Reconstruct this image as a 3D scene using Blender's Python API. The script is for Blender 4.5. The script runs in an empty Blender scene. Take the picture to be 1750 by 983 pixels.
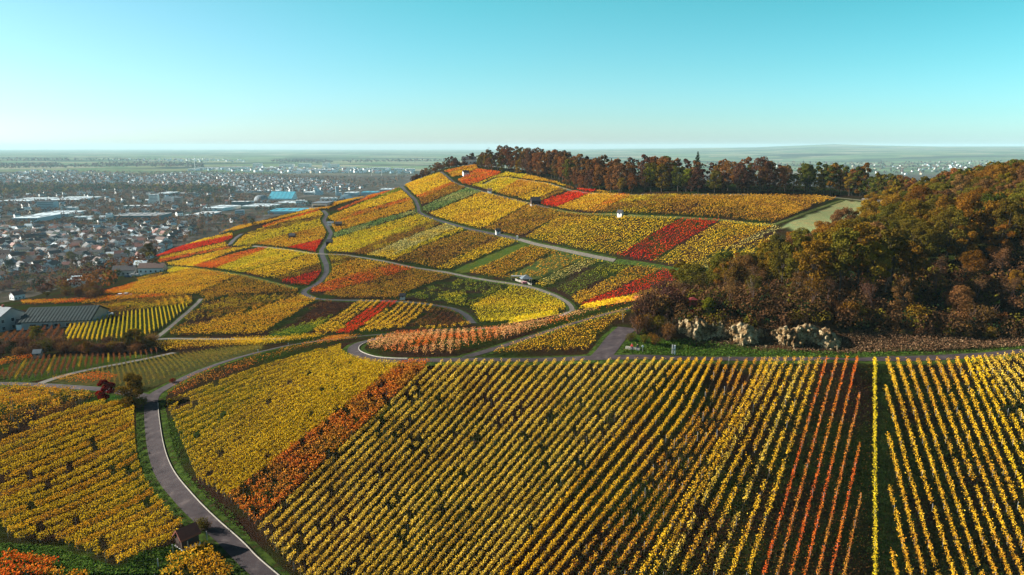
import bpy, bmesh, math, random
import numpy as np
from mathutils import Vector, Matrix

rng = np.random.default_rng(7)
random.seed(7)
R_ = math.radians
scn = bpy.context.scene
COL = scn.collection
ORD = ['first','second','third','fourth','fifth','sixth','seventh','eighth','ninth','tenth','eleventh','twelfth','thirteenth','fourteenth','fifteenth','sixteenth','seventeenth','eighteenth','nineteenth','twentieth'] + ['twenty-' + q for q in ('first','second','third','fourth','fifth','sixth','seventh','eighth','ninth')]

# ------------------------------------------------------------------ camera
W0, H0, F0 = 1750.0, 983.0, 1182.0          # photograph size, focal length in its pixels
PITCH = math.atan((491.5 - 250.0) / F0)
CAMZ = 150.0                                # metres above the plain
cam_d = bpy.data.cameras.new('camera')
cam_d.sensor_fit = 'HORIZONTAL'; cam_d.sensor_width = 36.0
cam_d.lens = 36.0 * F0 / W0
cam_d.clip_start = 1.0; cam_d.clip_end = 80000.0
cam = bpy.data.objects.new('camera', cam_d); COL.objects.link(cam)
cam.location = (0, 0, CAMZ); cam.rotation_euler = (math.pi / 2 - PITCH, 0, 0)
scn.camera = cam

# ------------------------------------------------------------------ light
SUN_EL, SUN_TX, SUN_TY = R_(25.0), 1.0, -0.13      # light travels to the right, a little towards the camera
wd = bpy.data.worlds.new('World'); scn.world = wd; wd.use_nodes = True
nt = wd.node_tree; nt.nodes.clear()
sky = nt.nodes.new('ShaderNodeTexSky'); sky.sky_type = 'NISHITA'; sky.sun_disc = False
sky.sun_elevation = SUN_EL
sky.sun_rotation = math.atan2(-SUN_TX, -SUN_TY)    # azimuth of the sun measured from +Y towards +X
sky.air_density = 1.0; sky.dust_density = 0.6; sky.ozone_density = 1.0
# the clear autumn air: pale at the horizon, turquoise above, deep blue overhead
tc = nt.nodes.new('ShaderNodeTexCoord'); sxy = nt.nodes.new('ShaderNodeSeparateXYZ'); nt.links.new(tc.outputs['Generated'], sxy.inputs[0])
cr = nt.nodes.new('ShaderNodeValToRGB'); e = cr.color_ramp
for k, (p_, c_) in enumerate([(0.0, (.70, 1.10, 1.64)), (.04, (.54, .98, 1.34)), (.10, (.45, .96, 1.14)), (.19, (.34, .96, 1.0)), (.45, (.16, .36, .44)), (1.0, (.12, .22, .32))]):
    el = e.elements[0] if k == 0 else e.elements[-1] if p_ == 1.0 else e.elements.new(p_)
    el.position = p_; el.color = (*c_, 1)
nt.links.new(sxy.outputs[2], cr.inputs[0])
tint = nt.nodes.new('ShaderNodeMix'); tint.data_type = 'RGBA'; tint.blend_type = 'MULTIPLY'
tint.inputs[0].default_value = 1.0; nt.links.new(cr.outputs[0], tint.inputs[7])
bg = nt.nodes.new('ShaderNodeBackground'); bg.inputs[1].default_value = 0.064
wo = nt.nodes.new('ShaderNodeOutputWorld')
# paler towards the sun (left), deeper turquoise away from it
def azramp(cols):
    r = nt.nodes.new('ShaderNodeValToRGB'); q = r.color_ramp
    for k, (p_, c_) in enumerate(cols):
        el = q.elements[0] if k == 0 else q.elements[-1] if k == len(cols) - 1 else q.elements.new(p_)
        el.position = p_; el.color = (*c_, 1)
    r.color_ramp.interpolation = 'B_SPLINE' if False else 'EASE'; return r
mx = nt.nodes.new('ShaderNodeMath'); mx.operation = 'MULTIPLY_ADD'; mx.inputs[1].default_value = .5; mx.inputs[2].default_value = .5
nt.links.new(sxy.outputs[0], mx.inputs[0])
zt_ = nt.nodes.new('ShaderNodeMapRange'); zt_.inputs[2].default_value = .19; nt.links.new(sxy.outputs[2], zt_.inputs[0])
rh = azramp([(.2, (1.02, .96, .98)), (.5, (1.20, 1.01, .95)), (.8, (1.08, 1.08, 1.04))]); rt = azramp([(.2, (1.62, .97, .93)), (.5, (1.12, 1.14, 1.0)), (.8, (.76, 1.03, .90))])
mz = nt.nodes.new('ShaderNodeMix'); mz.data_type = 'RGBA'
for a_, b_ in ((mx.outputs[0], rh.inputs[0]), (mx.outputs[0], rt.inputs[0]), (zt_.outputs[0], mz.inputs[0]), (rh.outputs[0], mz.inputs[6]), (rt.outputs[0], mz.inputs[7])): nt.links.new(a_, b_)
t2 = nt.nodes.new('ShaderNodeMix'); t2.data_type = 'RGBA'; t2.blend_type = 'MULTIPLY'; t2.inputs[0].default_value = 1.0
nt.links.new(cr.outputs[0], t2.inputs[6]); nt.links.new(mz.outputs[2], t2.inputs[7]); nt.links.new(t2.outputs[2], tint.inputs[7])
nt.links.new(sky.outputs[0], tint.inputs[6]); nt.links.new(tint.outputs[2], bg.inputs[0])
nt.links.new(bg.outputs[0], wo.inputs[0])
sd = bpy.data.lights.new('sun', 'SUN'); sd.energy = 5.0; sd.angle = R_(0.5); sd.color = (1.0, 0.93, 0.82)
sun = bpy.data.objects.new('sun', sd); COL.objects.link(sun)
sv = Vector((SUN_TX, SUN_TY, 0)).normalized() * math.cos(SUN_EL) + Vector((0, 0, -math.sin(SUN_EL)))
sun.rotation_euler = sv.to_track_quat('-Z', 'Y').to_euler(); sun.location = (-200, 0, 400)
scn.view_settings.view_transform = 'Standard'; scn.view_settings.look = 'None'
scn.view_settings.exposure = 1.32; scn.view_settings.gamma = 1.0
scn.cycles.max_bounces = 5; scn.cycles.diffuse_bounces = 2; scn.cycles.transmission_bounces = 3
scn.cycles.volume_bounces = 1; scn.cycles.transparent_max_bounces = 4

# ------------------------------------------------------------------ tagging / linking helpers
def tag(o, label=None, cat=None, group=None, kind=None):
    if label: o['label'] = label
    if cat: o['category'] = cat
    if group: o['group'] = group
    if kind: o['kind'] = kind
    return o
def empty(name, loc=(0, 0, 0), rz=0.0, s=1.0):
    o = bpy.data.objects.new(name, None); COL.objects.link(o)
    o.location = loc; o.rotation_euler = (0, 0, rz); o.scale = (s, s, s); o.empty_display_size = 0.5
    return o
def link(name, me, parent=None, loc=None):
    o = bpy.data.objects.new(name, me); COL.objects.link(o)
    if parent is not None: o.parent = parent
    if loc is not None: o.location = loc
    return o
def copy_tree(o, parent=None):
    c = o.copy(); COL.objects.link(c)
    if parent is not None: c.parent = parent
    for ch in KIDS.get(o.name, []): copy_tree(ch, c)
    return c
KIDS = {}
def reg(o):
    """remember a prototype's children (object.children is slow in a big scene)"""
    KIDS[o.name] = [c for c in COL.objects if c.parent == o]
    for c in KIDS[o.name]: KIDS[c.name] = [d for d in COL.objects if d.parent == c]
    return o
def mesh_np(name, verts, faces, mat=None, smooth=False):
    """verts Nx3, faces Mx3 or Mx4 arrays"""
    me = bpy.data.meshes.new(name)
    verts = np.asarray(verts, dtype=np.float32); faces = np.asarray(faces, dtype=np.int32)
    k = faces.shape[1]
    me.vertices.add(len(verts)); me.vertices.foreach_set('co', verts.ravel())
    me.loops.add(faces.size); me.loops.foreach_set('vertex_index', faces.ravel())
    me.polygons.add(len(faces)); me.polygons.foreach_set('loop_start', np.arange(0, faces.size, k, dtype=np.int32))
    if smooth: me.polygons.foreach_set('use_smooth', np.ones(len(faces), dtype=bool))
    if mat is not None: me.materials.append(mat)
    me.update(calc_edges=True)
    return me
class MB:
    """collects boxes, tubes, polygons into one mesh"""
    def __init__(s): s.v = []; s.f = []
    def add(s, vs, fs):
        b = len(s.v); s.v += [tuple(v) for v in vs]; s.f += [tuple(b + i for i in f) for f in fs]; return s
    def box(s, x0, y0, z0, x1, y1, z1):
        return s.add([(x0,y0,z0),(x1,y0,z0),(x1,y1,z0),(x0,y1,z0),(x0,y0,z1),(x1,y0,z1),(x1,y1,z1),(x0,y1,z1)],
              [(0,3,2,1),(4,5,6,7),(0,1,5,4),(1,2,6,5),(2,3,7,6),(3,0,4,7)])
    def tube(s, a, b, ra, rb, n=6):
        a = Vector(a); b = Vector(b); d = (b - a)
        if d.length < 1e-6: return s
        d.normalize(); u = d.orthogonal().normalized(); w = d.cross(u)
        vs = []
        for p, r in ((a, ra), (b, rb)):
            for k in range(n):
                t = 2 * math.pi * k / n; vs.append(p + (u * math.cos(t) + w * math.sin(t)) * r)
        fs = [(k, (k + 1) % n, n + (k + 1) % n, n + k) for k in range(n)]
        fs.append(tuple(range(n, 2 * n))); fs.append(tuple(reversed(range(n))))
        return s.add(vs, fs)
    def prism(s, pts, y0, y1):
        """polygon in xz extruded along y"""
        n = len(pts)
        vs = [(x, y0, z) for x, z in pts] + [(x, y1, z) for x, z in pts]
        fs = [tuple(range(n)), tuple(reversed(range(n, 2 * n)))] + [(k, n + k, n + (k + 1) % n, (k + 1) % n) for k in range(n)]
        return s.add(vs, fs)
    def mesh(s, name, mat):
        me = bpy.data.meshes.new(name); me.from_pydata(s.v, [], s.f)
        if mat is not None: me.materials.append(mat)
        bm = bmesh.new(); bm.from_mesh(me); bmesh.ops.recalc_face_normals(bm, faces=bm.faces); bm.to_mesh(me); bm.free()
        me.update(); return me
    def build(s, name, mat, parent=None, loc=None): return link(name, s.mesh(name, mat), parent, loc)

# ------------------------------------------------------------------ noise (numpy)
def _hash(ix, iy, s):
    n = (ix.astype(np.int64) * 374761393 + iy.astype(np.int64) * 668265263 + s * 1442695041) & 0x7fffffff
    n = ((n ^ (n >> 13)) * 1274126177) & 0x7fffffff
    return ((n ^ (n >> 16)) & 0xffff) / 65535.0
def vnoise(x, y, s=0):
    x = np.asarray(x, float); y = np.asarray(y, float)
    ix = np.floor(x); iy = np.floor(y); fx = x - ix; fy = y - iy
    fx = fx * fx * (3 - 2 * fx); fy = fy * fy * (3 - 2 * fy)
    a = _hash(ix, iy, s); b = _hash(ix + 1, iy, s); c = _hash(ix, iy + 1, s); d = _hash(ix + 1, iy + 1, s)
    return (a * (1 - fx) + b * fx) * (1 - fy) + (c * (1 - fx) + d * fx) * fy
def fbm(x, y, s=0, o=4):
    r = 0; a = 0.5; t = 0
    for k in range(o):
        r = r + a * vnoise(x * 2 ** k, y * 2 ** k, s + k); t += a; a *= 0.5
    return r / t

# ------------------------------------------------------------------ terrain
CT, ST = math.cos(PITCH), math.sin(PITCH)
def ray(u, v):
    u = np.asarray(u, float); v = np.asarray(v, float)
    xc = (u - 875.0) / F0; yc = (491.5 - v) / F0
    return np.stack([xc, CT + yc * ST, -ST + yc * CT], -1)
# surveyed points: bearing and dip of each landmark (u, v) with its ground distance north of the viewpoint
SURVEY = [(1430,983,92),(1430,780,112),(1430,615,134),(1750,983,95),(1750,780,113),(1750,603,136),(1100,983,90),
(1100,780,111),(1100,614,134),(800,983,88),(800,780,112),(800,616,138),(600,983,86),(440,983,84),(640,780,111),(400,780,114),
(258,700,142),(300,830,109),(363,902,96),(427,964,87),(0,983,82),(0,850,104),(0,720,130),(150,880,100),(120,700,138),(200,960,84),
(604,600,154),(450,700,127),(397,615,165),(500,590,188),(640,573,208),(850,562,218),(850,605,145),(900,551,179),(1020,525,195),
(1170,498,220),(750,577,169),(975,524,280),(1180,480,285),(704,517,293),(815,550,262),(932,499,313),(900,530,278),(525,497,328),
(453,580,217),(278,579,227),(340,515,298),(120,545,272),(0,560,261),(40,620,196),(0,657,170),(250,620,189),(140,660,160),
(200,500,342),(30,520,332),(130,485,451),(300,455,473),(270,440,553),(400,405,497),(330,425,515),(560,435,396),(555,375,510),
(560,351,592),(420,386,569),(690,320,625),(715,355,512),(750,293,689),(815,286,650),(795,320,565),(906,348,472),(950,310,536),
(1000,328,473),(1100,332,423),(1300,334,403),(1480,338,392),(1320,385,309),(1091,370,355),(885,409,383),(1052,445,326),
(1240,430,297),(1190,467,290),(763,466,359),(975,520,287),(800,392,429),(640,400,458),(1450,365,350),(620,545,255),(620,470,350),
(1060,590,143),(1000,600,142)]
P = []
for u, v, Y in SURVEY:
    d = ray(u, v); t = Y / d[1]; P.append((d[0] * t, Y, CAMZ + d[2] * t))
def wu(u, Y, z): P.append(((u - 875.0) / F0 * Y * 1.02, Y, CAMZ + z))
for a in [(950,228,-61),(1050,240,-60),(1140,252,-57),(870,240,-63),(1190,149,-42.2),(1250,148,-42.4),(1300,146,-42.9),(1400,144.5,-43.2),(1440,144.5,-43.2),(1190,152.5,-39.8),(1250,152.5,-39.5),(1300,150.5,-39.9),(1345,151,-39.9),(1400,149,-39.0),(1430,149,-39.8),(1250,142,-43.0),(1350,142,-43.1),(1300,172,-38),(1340,230,-41),
          (1250,205,-43),(1450,172,-37),(1500,240,-34),(1600,250,-28),(1700,260,-21),(1760,262,-17),(1700,146,-42),(1700,168,-36),(1700,205,-27),
          (1850,320,-16),(1850,150,-42),(1850,200,-27),(1500,330,-32),(1600,420,-30),(1750,400,-27),(1900,440,-26),(1400,480,-28),
          (1200,540,-27),(1000,620,-26),(850,720,-30),(1600,560,-34),(1900,600,-40),
          (1200,680,-62),(1500,720,-70),(900,830,-75),(1900,760,-80),(1200,850,-125),(1500,900,-130),
          (750,790,-60),(690,720,-68),(640,700,-76),(560,690,-88),(420,660,-108),(270,640,-122),(130,560,-125),(0,520,-125),(-150,480,-125),
          (0,430,-100),(-150,380,-95),(560,800,-140),(750,930,-140),(0,700,-155),(300,800,-155),
          (-200,250,-72),(-200,130,-56),(-200,80,-54),(2100,95,-60),(2100,135,-42),(2100,260,-20)]: wu(*a)
for x, y, z in [(-60,40,-60),(0,40,-66),(70,40,-75),(-200,30,-60),(200,30,-75),(0,0,-72),(-150,-60,-70),(150,-60,-80)]: P.append((x, y, CAMZ + z))
P = np.array(P)
def _phi(r2): return np.where(r2 > 1e-9, 0.5 * r2 * np.log(np.maximum(r2, 1e-9)), 0.0)
S_ = 0.01
A = P[:, :2] * S_; n = len(A)
K = _phi(((A[:, None] - A[None]) ** 2).sum(-1)) + np.eye(n) * 0.0004
M = np.zeros((n + 3, n + 3)); M[:n, :n] = K; M[:n, n] = 1; M[:n, n+1:] = A; M[n, :n] = 1; M[n+1:, :n] = A.T
CO = np.linalg.solve(M, np.concatenate([P[:, 2], [0, 0, 0]]))
def tps(x, y):
    sh = x.shape; q = np.stack([x.ravel(), y.ravel()], -1) * S_; out = np.empty(len(q))
    for i in range(0, len(q), 20000):
        b = q[i:i+20000]
        out[i:i+20000] = _phi(((b[:, None] - A[None]) ** 2).sum(-1)) @ CO[:n] + CO[n] + b @ CO[n+1:]
    return out.reshape(sh)
def far_h(x, y):
    d = np.hypot(x, y); az = np.arctan2(x, np.maximum(y, 1.0))
    h = 2.0 * fbm(x / 900, y / 900, 5) * np.clip((d - 900) / 2000, 0, 1)
    h = h + 26 * np.clip((d - 4500) / 5000, 0, 1) * fbm(x / 2600, y / 1500, 11, 3)
    right = np.clip((az + 0.02) / 0.45, 0, 1)
    h = h + np.clip((d - 8000) / 6000, 0, 1) * (14 + 105 * right) * (0.45 + 1.0 * fbm(x / 3500, y / 4000, 21, 3))
    pk = np.exp(-((az - 0.425) / 0.035) ** 2) * 34 + np.exp(-((az - 0.30) / 0.08) ** 2) * 10
    h = h + np.clip((d - 11000) / 4000, 0, 1) * pk
    return h
def sstep(a, b, t):
    t = np.clip((t - a) / (b - a), 0, 1); return t * t * (3 - 2 * t)
def terrain(x, y):
    x = np.asarray(x, float); y = np.asarray(y, float)
    far = far_h(x, y)
    m = (1 - sstep(950, 1150, y)) * (1 - sstep(620, 900, np.abs(x - 60)))
    h = np.full(x.shape, -50.0)
    near = m > 0
    if near.any(): h[near] = tps(x[near], y[near])
    h = np.clip(h, -60, 190)
    h = h * m + (-30) * (1 - m)
    k = 9.0                                             # smooth maximum of hill and plain
    g = np.clip(0.5 + 0.5 * (h - far) / k, 0, 1)
    out = far * (1 - g) + h * g + k * g * (1 - g)
    out = out + (fbm(x / 14, y / 14, 3, 2) - 0.5) * 0.7 * (y > 90)
    return out
GS = 2.75
gx = np.arange(-560, 640 + 1, GS); gy = np.arange(20, 1000 + 1, GS)
def outer(a, b, n):      # widening steps from a outwards to b
    return a + np.sign(b - a) * (np.geomspace(1, 1 + abs(b - a) / 4.0, n + 1)[1:] - 1) * 4.0
ox1 = outer(gx[-1], 26000, 52); ox0 = outer(gx[0], -26000, 52)[::-1]
oy1 = outer(gy[-1], 26000, 84); oy0 = outer(gy[0], -1500, 20)[::-1]
XS = np.concatenate([ox0, gx, ox1]); YS = np.concatenate([oy0, gy, oy1])
SX, SY = np.meshgrid(XS, YS); SZ = terrain(SX, SY)
def hz(x, y):
    """ground height, same bilinear surface as the mesh"""
    x = np.asarray(x, float); y = np.asarray(y, float)
    i0, j0 = len(oy0), len(ox0)
    fx = (x - gx[0]) / GS; fy = (y - gy[0]) / GS
    inside = (fx >= 0) & (fx < len(gx) - 1.001) & (fy >= 0) & (fy < len(gy) - 1.001)
    jx = np.floor(np.where(inside, fx, 0)).astype(np.int32) + j0; jy = np.floor(np.where(inside, fy, 0)).astype(np.int32) + i0
    if not inside.all():
        o = ~inside
        jx[o] = np.clip(np.searchsorted(XS, x[o], 'right') - 1, 0, len(XS) - 2); jy[o] = np.clip(np.searchsorted(YS, y[o], 'right') - 1, 0, len(YS) - 2)
    tx = np.clip((x - XS[jx]) / (XS[jx+1] - XS[jx]), 0, 1); ty = np.clip((y - YS[jy]) / (YS[jy+1] - YS[jy]), 0, 1)
    return (SZ[jy, jx] * (1-tx) + SZ[jy, jx+1] * tx) * (1-ty) + (SZ[jy+1, jx] * (1-tx) + SZ[jy+1, jx+1] * tx) * ty
def h1(x, y): return float(hz(np.array([x]), np.array([y]))[0])
TT = np.concatenate([np.arange(70, 900, 1.5), np.geomspace(900, 16000, 500)])
def cast(uv, ymax=None):
    """where the sight lines to landmarks meet the ground -> Nx3"""
    uv = np.atleast_2d(np.asarray(uv, float)); d = ray(uv[:, 0], uv[:, 1]); out = np.zeros((len(uv), 3))
    for i in range(0, len(uv), 400):
        dd = d[i:i+400]; X = dd[:, None, 0] * TT; Y = dd[:, None, 1] * TT; Z = CAMZ + dd[:, None, 2] * TT
        G = Z - hz(X, Y); hit = G < 0; k = np.argmax(hit, 1); k[~hit.any(1)] = len(TT) - 1; k = np.maximum(k, 1)
        r = np.arange(len(dd)); g0 = G[r, k-1]; g1 = G[r, k]; f = np.clip(g0 / np.where(g0 - g1 == 0, 1, g0 - g1), 0, 1)
        t = TT[k-1] + (TT[k] - TT[k-1]) * f
        if ymax is not None:
            far = dd[:, 1] * t > ymax
            GG = np.where(Y < ymax, G, 1e9); kk = np.argmin(GG, 1); t = np.where(far, TT[kk], t)
        X = dd[:, 0] * t; Y = dd[:, 1] * t; out[i:i+400] = np.stack([X, Y, hz(X, Y)], -1)
    return out
# landmarks were read off enlarged sheets of the survey picture: sheet -> (x0, y0, scale)
SHEET = {'1':(0,240,3.78),'2':(350,240,3.78),'3':(0,440,3.78),'4':(400,420,3.78),'5':(700,240,3.78),'6':(1050,240,3.78),
         '7':(800,420,3.78),'0':(0,0,1.0),'8':(740,250,7.955),'9':(540,350,12.29)}
def px(s):
    out = []; k = '0'
    for w in s.split():
        if ':' in w: k, w = w.split(':')
        a, b = w.split(','); x0, y0, sc = SHEET[k]; out.append((x0 + float(a) / sc, y0 + float(b) / sc))
    return np.array(out)
def densify(p, step=12.0, closed=False):
    q = []; n = len(p)
    for i in range(n if closed else n - 1):
        a = p[i]; b = p[(i+1) % n]; m = max(1, int(np.hypot(*(b - a)) / step))
        for k in range(m): q.append(a + (b - a) * k / m)
    if not closed: q.append(p[-1])
    return np.array(q)
# ------------------------------------------------------------------ materials
def newmat(name):
    m = bpy.data.materials.new(name); m.use_nodes = True; t = m.node_tree; t.nodes.clear()
    o = t.nodes.new('ShaderNodeOutputMaterial'); return m, t, o
def N(t, typ, **kw):
    n = t.nodes.new(typ)
    for k, v in kw.items(): setattr(n, k, v)
    return n
def L(t, a, b): t.links.new(a, b)
def ramp(t, cols, interp='LINEAR'):
    r = N(t, 'ShaderNodeValToRGB'); e = r.color_ramp; e.interpolation = interp
    while len(e.elements) < len(cols): e.elements.new(0.5)
    for i, c in enumerate(cols):
        p, c = c if isinstance(c[1], (tuple, list)) else (i / max(1, len(cols) - 1), c)
        e.elements[i].position = p; e.elements[i].color = (*c, 1)
    return r
def noise(t, scale, detail=3, vec=None, rough=0.55):
    n = N(t, 'ShaderNodeTexNoise'); n.inputs['Scale'].default_value = scale; n.inputs['Detail'].default_value = detail
    n.inputs['Roughness'].default_value = rough
    if vec is not None: L(t, vec, n.inputs['Vector'])
    return n
def mix(t, fac, a, b, mode='MIX'):
    m = N(t, 'ShaderNodeMix'); m.data_type = 'RGBA'; m.blend_type = mode
    for sock, val in ((0, fac), (6, a), (7, b)):
        if hasattr(val, 'links') or hasattr(val, 'is_linked'): L(t, val, m.inputs[sock])
        elif isinstance(val, (tuple, list)): m.inputs[sock].default_value = (*val[:3], 1)
        else: m.inputs[sock].default_value = val
    return m.outputs[2]
def pos(t): return N(t, 'ShaderNodeNewGeometry').outputs['Position']
def surf(name, cols, scale=1.0, rough=0.8, bump=0.0, bscale=None, spec=0.3, metal=0.0, detail=4, obj=False):
    """plain procedural surface: colour varied by noise, a little relief"""
    m, t, o = newmat(name)
    b = N(t, 'ShaderNodeBsdfPrincipled'); b.inputs['Roughness'].default_value = rough
    b.inputs['Specular IOR Level'].default_value = spec; b.inputs['Metallic'].default_value = metal
    v = N(t, 'ShaderNodeTexCoord').outputs['Object'] if obj else pos(t)
    nz = noise(t, scale, detail, v); r = ramp(t, cols); L(t, nz.outputs[0], r.inputs[0]); 
    L(t, r.outputs[0], b.inputs['Base Color'])
    if bump:
        nb = noise(t, bscale or scale * 4, 4, v); bp = N(t, 'ShaderNodeBump'); bp.inputs['Strength'].default_value = bump
        L(t, nb.outputs[0], bp.inputs['Height']); L(t, bp.outputs[0], b.inputs['Normal'])
    L(t, b.outputs[0], o.inputs[0]); return m
def leafmat(name, cols, patch=None, scale=0.05, trans=0.24, objvar=0.0, patch_amt=1.0):
    """leaves: every leaf takes its own tone; broad noise drifts towards a second palette"""
    m, t, o = newmat(name)
    g = N(t, 'ShaderNodeNewGeometry'); r = ramp(t, cols); L(t, g.outputs['Random Per Island'], r.inputs[0]); c = r.outputs[0]
    if patch:
        r2 = ramp(t, patch); L(t, g.outputs['Random Per Island'], r2.inputs[0])
        nz = noise(t, scale, 3, g.outputs['Position']); mr = N(t, 'ShaderNodeMapRange')
        mr.inputs[1].default_value = 0.47; mr.inputs[2].default_value = 0.62; mr.inputs[4].default_value = patch_amt
        L(t, nz.outputs[0], mr.inputs[0]); c = mix(t, mr.outputs[0], c, r2.outputs[0])
    if objvar:
        oi = N(t, 'ShaderNodeObjectInfo'); hs = N(t, 'ShaderNodeHueSaturation')
        mr = N(t, 'ShaderNodeMapRange'); mr.inputs[3].default_value = 0.5 - objvar; mr.inputs[4].default_value = 0.5 + objvar
        L(t, oi.outputs['Random'], mr.inputs[0]); L(t, mr.outputs[0], hs.inputs['Hue'])
        mv = N(t, 'ShaderNodeMath', operation='MULTIPLY_ADD'); mv.inputs[1].default_value = 7.3; mv.inputs[2].default_value = 0.0
        L(t, oi.outputs['Random'], mv.inputs[0]); fr = N(t, 'ShaderNodeMath', operation='FRACT'); L(t, mv.outputs[0], fr.inputs[0])
        m3 = N(t, 'ShaderNodeMapRange'); m3.inputs[3].default_value = 0.65; m3.inputs[4].default_value = 1.25
        L(t, fr.outputs[0], m3.inputs[0]); L(t, m3.outputs[0], hs.inputs['Value'])
        L(t, c, hs.inputs['Color']); c = hs.outputs[0]
    d = N(t, 'ShaderNodeBsdfDiffuse'); L(t, c, d.inputs[0])
    tr = N(t, 'ShaderNodeBsdfTranslucent'); L(t, c, tr.inputs[0])
    ms = N(t, 'ShaderNodeMixShader'); ms.inputs[0].default_value = trans
    L(t, d.outputs[0], ms.inputs[1]); L(t, tr.outputs[0], ms.inputs[2]); L(t, ms.outputs[0], o.inputs[0]); return m

Yc = [(.72,.42,.010),(.80,.50,.015),(.60,.38,.012),(.84,.60,.05)]
Yg = [(.56,.42,.012),(.68,.50,.015),(.36,.30,.012),(.76,.58,.04)]
Oc = [(.58,.22,.012),(.66,.33,.02),(.42,.13,.01),(.70,.42,.04)]
Bc = [(.22,.08,.012),(.34,.14,.015),(.15,.075,.015),(.42,.24,.03)]
Rc = [(.60,.016,.006),(.68,.03,.01),(.48,.012,.008),(.70,.08,.012)]
Roc = [(.66,.10,.012),(.72,.16,.018),(.56,.05,.010),(.74,.26,.03)]
Gc = [(.10,.15,.015),(.16,.22,.02),(.06,.09,.012),(.28,.28,.02)]
Bgc = [(.10,.20,.06),(.17,.28,.09),(.30,.36,.08),(.06,.12,.04)]
Pkc = [(.66,.30,.12),(.74,.40,.18),(.60,.20,.06),(.78,.50,.14)]
Dkc = [(.06,.022,.012),(.10,.035,.015),(.04,.025,.012),(.14,.05,.02)]
Pyc = [(.60,.48,.14),(.68,.54,.18),(.40,.36,.10),(.26,.28,.10)]
VM = {
 'Y': leafmat('vine_yellow', Yc, Oc, .035, patch_amt=.55), 'YG': leafmat('vine_yellow_green', Yg, Yc, .05),
 'OY': leafmat('vine_gold', [(.62,.30,.012),(.70,.40,.02),(.50,.24,.012),(.74,.50,.04)], Oc, .06),
 'O': leafmat('vine_orange', Oc, Roc, .06), 'BR': leafmat('vine_brown', Bc, Yg, .08, patch_amt=.6),
 'OB': leafmat('vine_bronze', [(.40,.17,.012),(.50,.26,.02),(.26,.11,.012),(.56,.36,.03)], Bc, .07),
 'R': leafmat('vine_red', Rc, Roc, .12, patch_amt=.3), 'RO': leafmat('vine_vermilion', Roc, Oc, .08, patch_amt=.7),
 'G': leafmat('vine_green', Gc, Yg, .06, patch_amt=.7), 'BG': leafmat('vine_bluish_green', Bgc, Pyc, .05, patch_amt=.6),
 'PK': leafmat('vine_salmon', Pkc, Roc, .10), 'DK': leafmat('vine_dark', Dkc, Bc, .10, patch_amt=.5),
 'PY': leafmat('vine_pale_yellow', Pyc, Yc, .05), 'FY': leafmat('vine_lemon', [(.70,.46,.03),(.82,.57,.07),(.54,.31,.02),(.86,.66,.14)], [(.36,.17,.02),(.70,.42,.03),(.22,.11,.02),(.76,.50,.06)], .16, patch_amt=.8),
 'FO': leafmat('vine_golden', [(.70,.38,.012),(.80,.48,.02),(.56,.28,.012),(.82,.60,.06)], [(.45,.30,.02),(.60,.20,.02),(.20,.13,.02)], .10, patch_amt=.6),
 'FR': leafmat('vine_flame', [(.62,.13,.015),(.68,.24,.03),(.42,.05,.012),(.70,.34,.04)], [(.66,.34,.03),(.45,.20,.03),(.25,.10,.02)], .14, patch_amt=.85),
 'NY': leafmat('vine_near_yellow', [(.30,.17,.010),(.66,.40,.012),(.78,.52,.02),(.50,.32,.012),(.84,.62,.06)], [(.56,.24,.012),(.36,.30,.014),(.66,.40,.015),(.24,.15,.01)], .13, patch_amt=.65),  # near rows: mottled yellow, each leaf its own tone
 'RB': leafmat('vine_red_brown', [(.17,.045,.018),(.26,.075,.025),(.11,.035,.015),(.34,.13,.03)], [(.40,.20,.03),(.20,.09,.02),(.14,.06,.02)], .12, patch_amt=.5),
 'GB': leafmat('vine_greenish_brown', [(.17,.15,.03),(.25,.20,.035),(.11,.11,.02),(.34,.20,.04)], [(.32,.13,.03),(.20,.12,.02),(.14,.09,.02)], .12, patch_amt=.6),
 'SC': leafmat('vine_straggling', [(.62,.30,.02),(.76,.46,.03),(.55,.14,.012),(.40,.24,.02)], [(.60,.12,.015),(.34,.22,.02),(.20,.16,.015),(.5,.3,.02)], .12, patch_amt=.5)}

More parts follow.
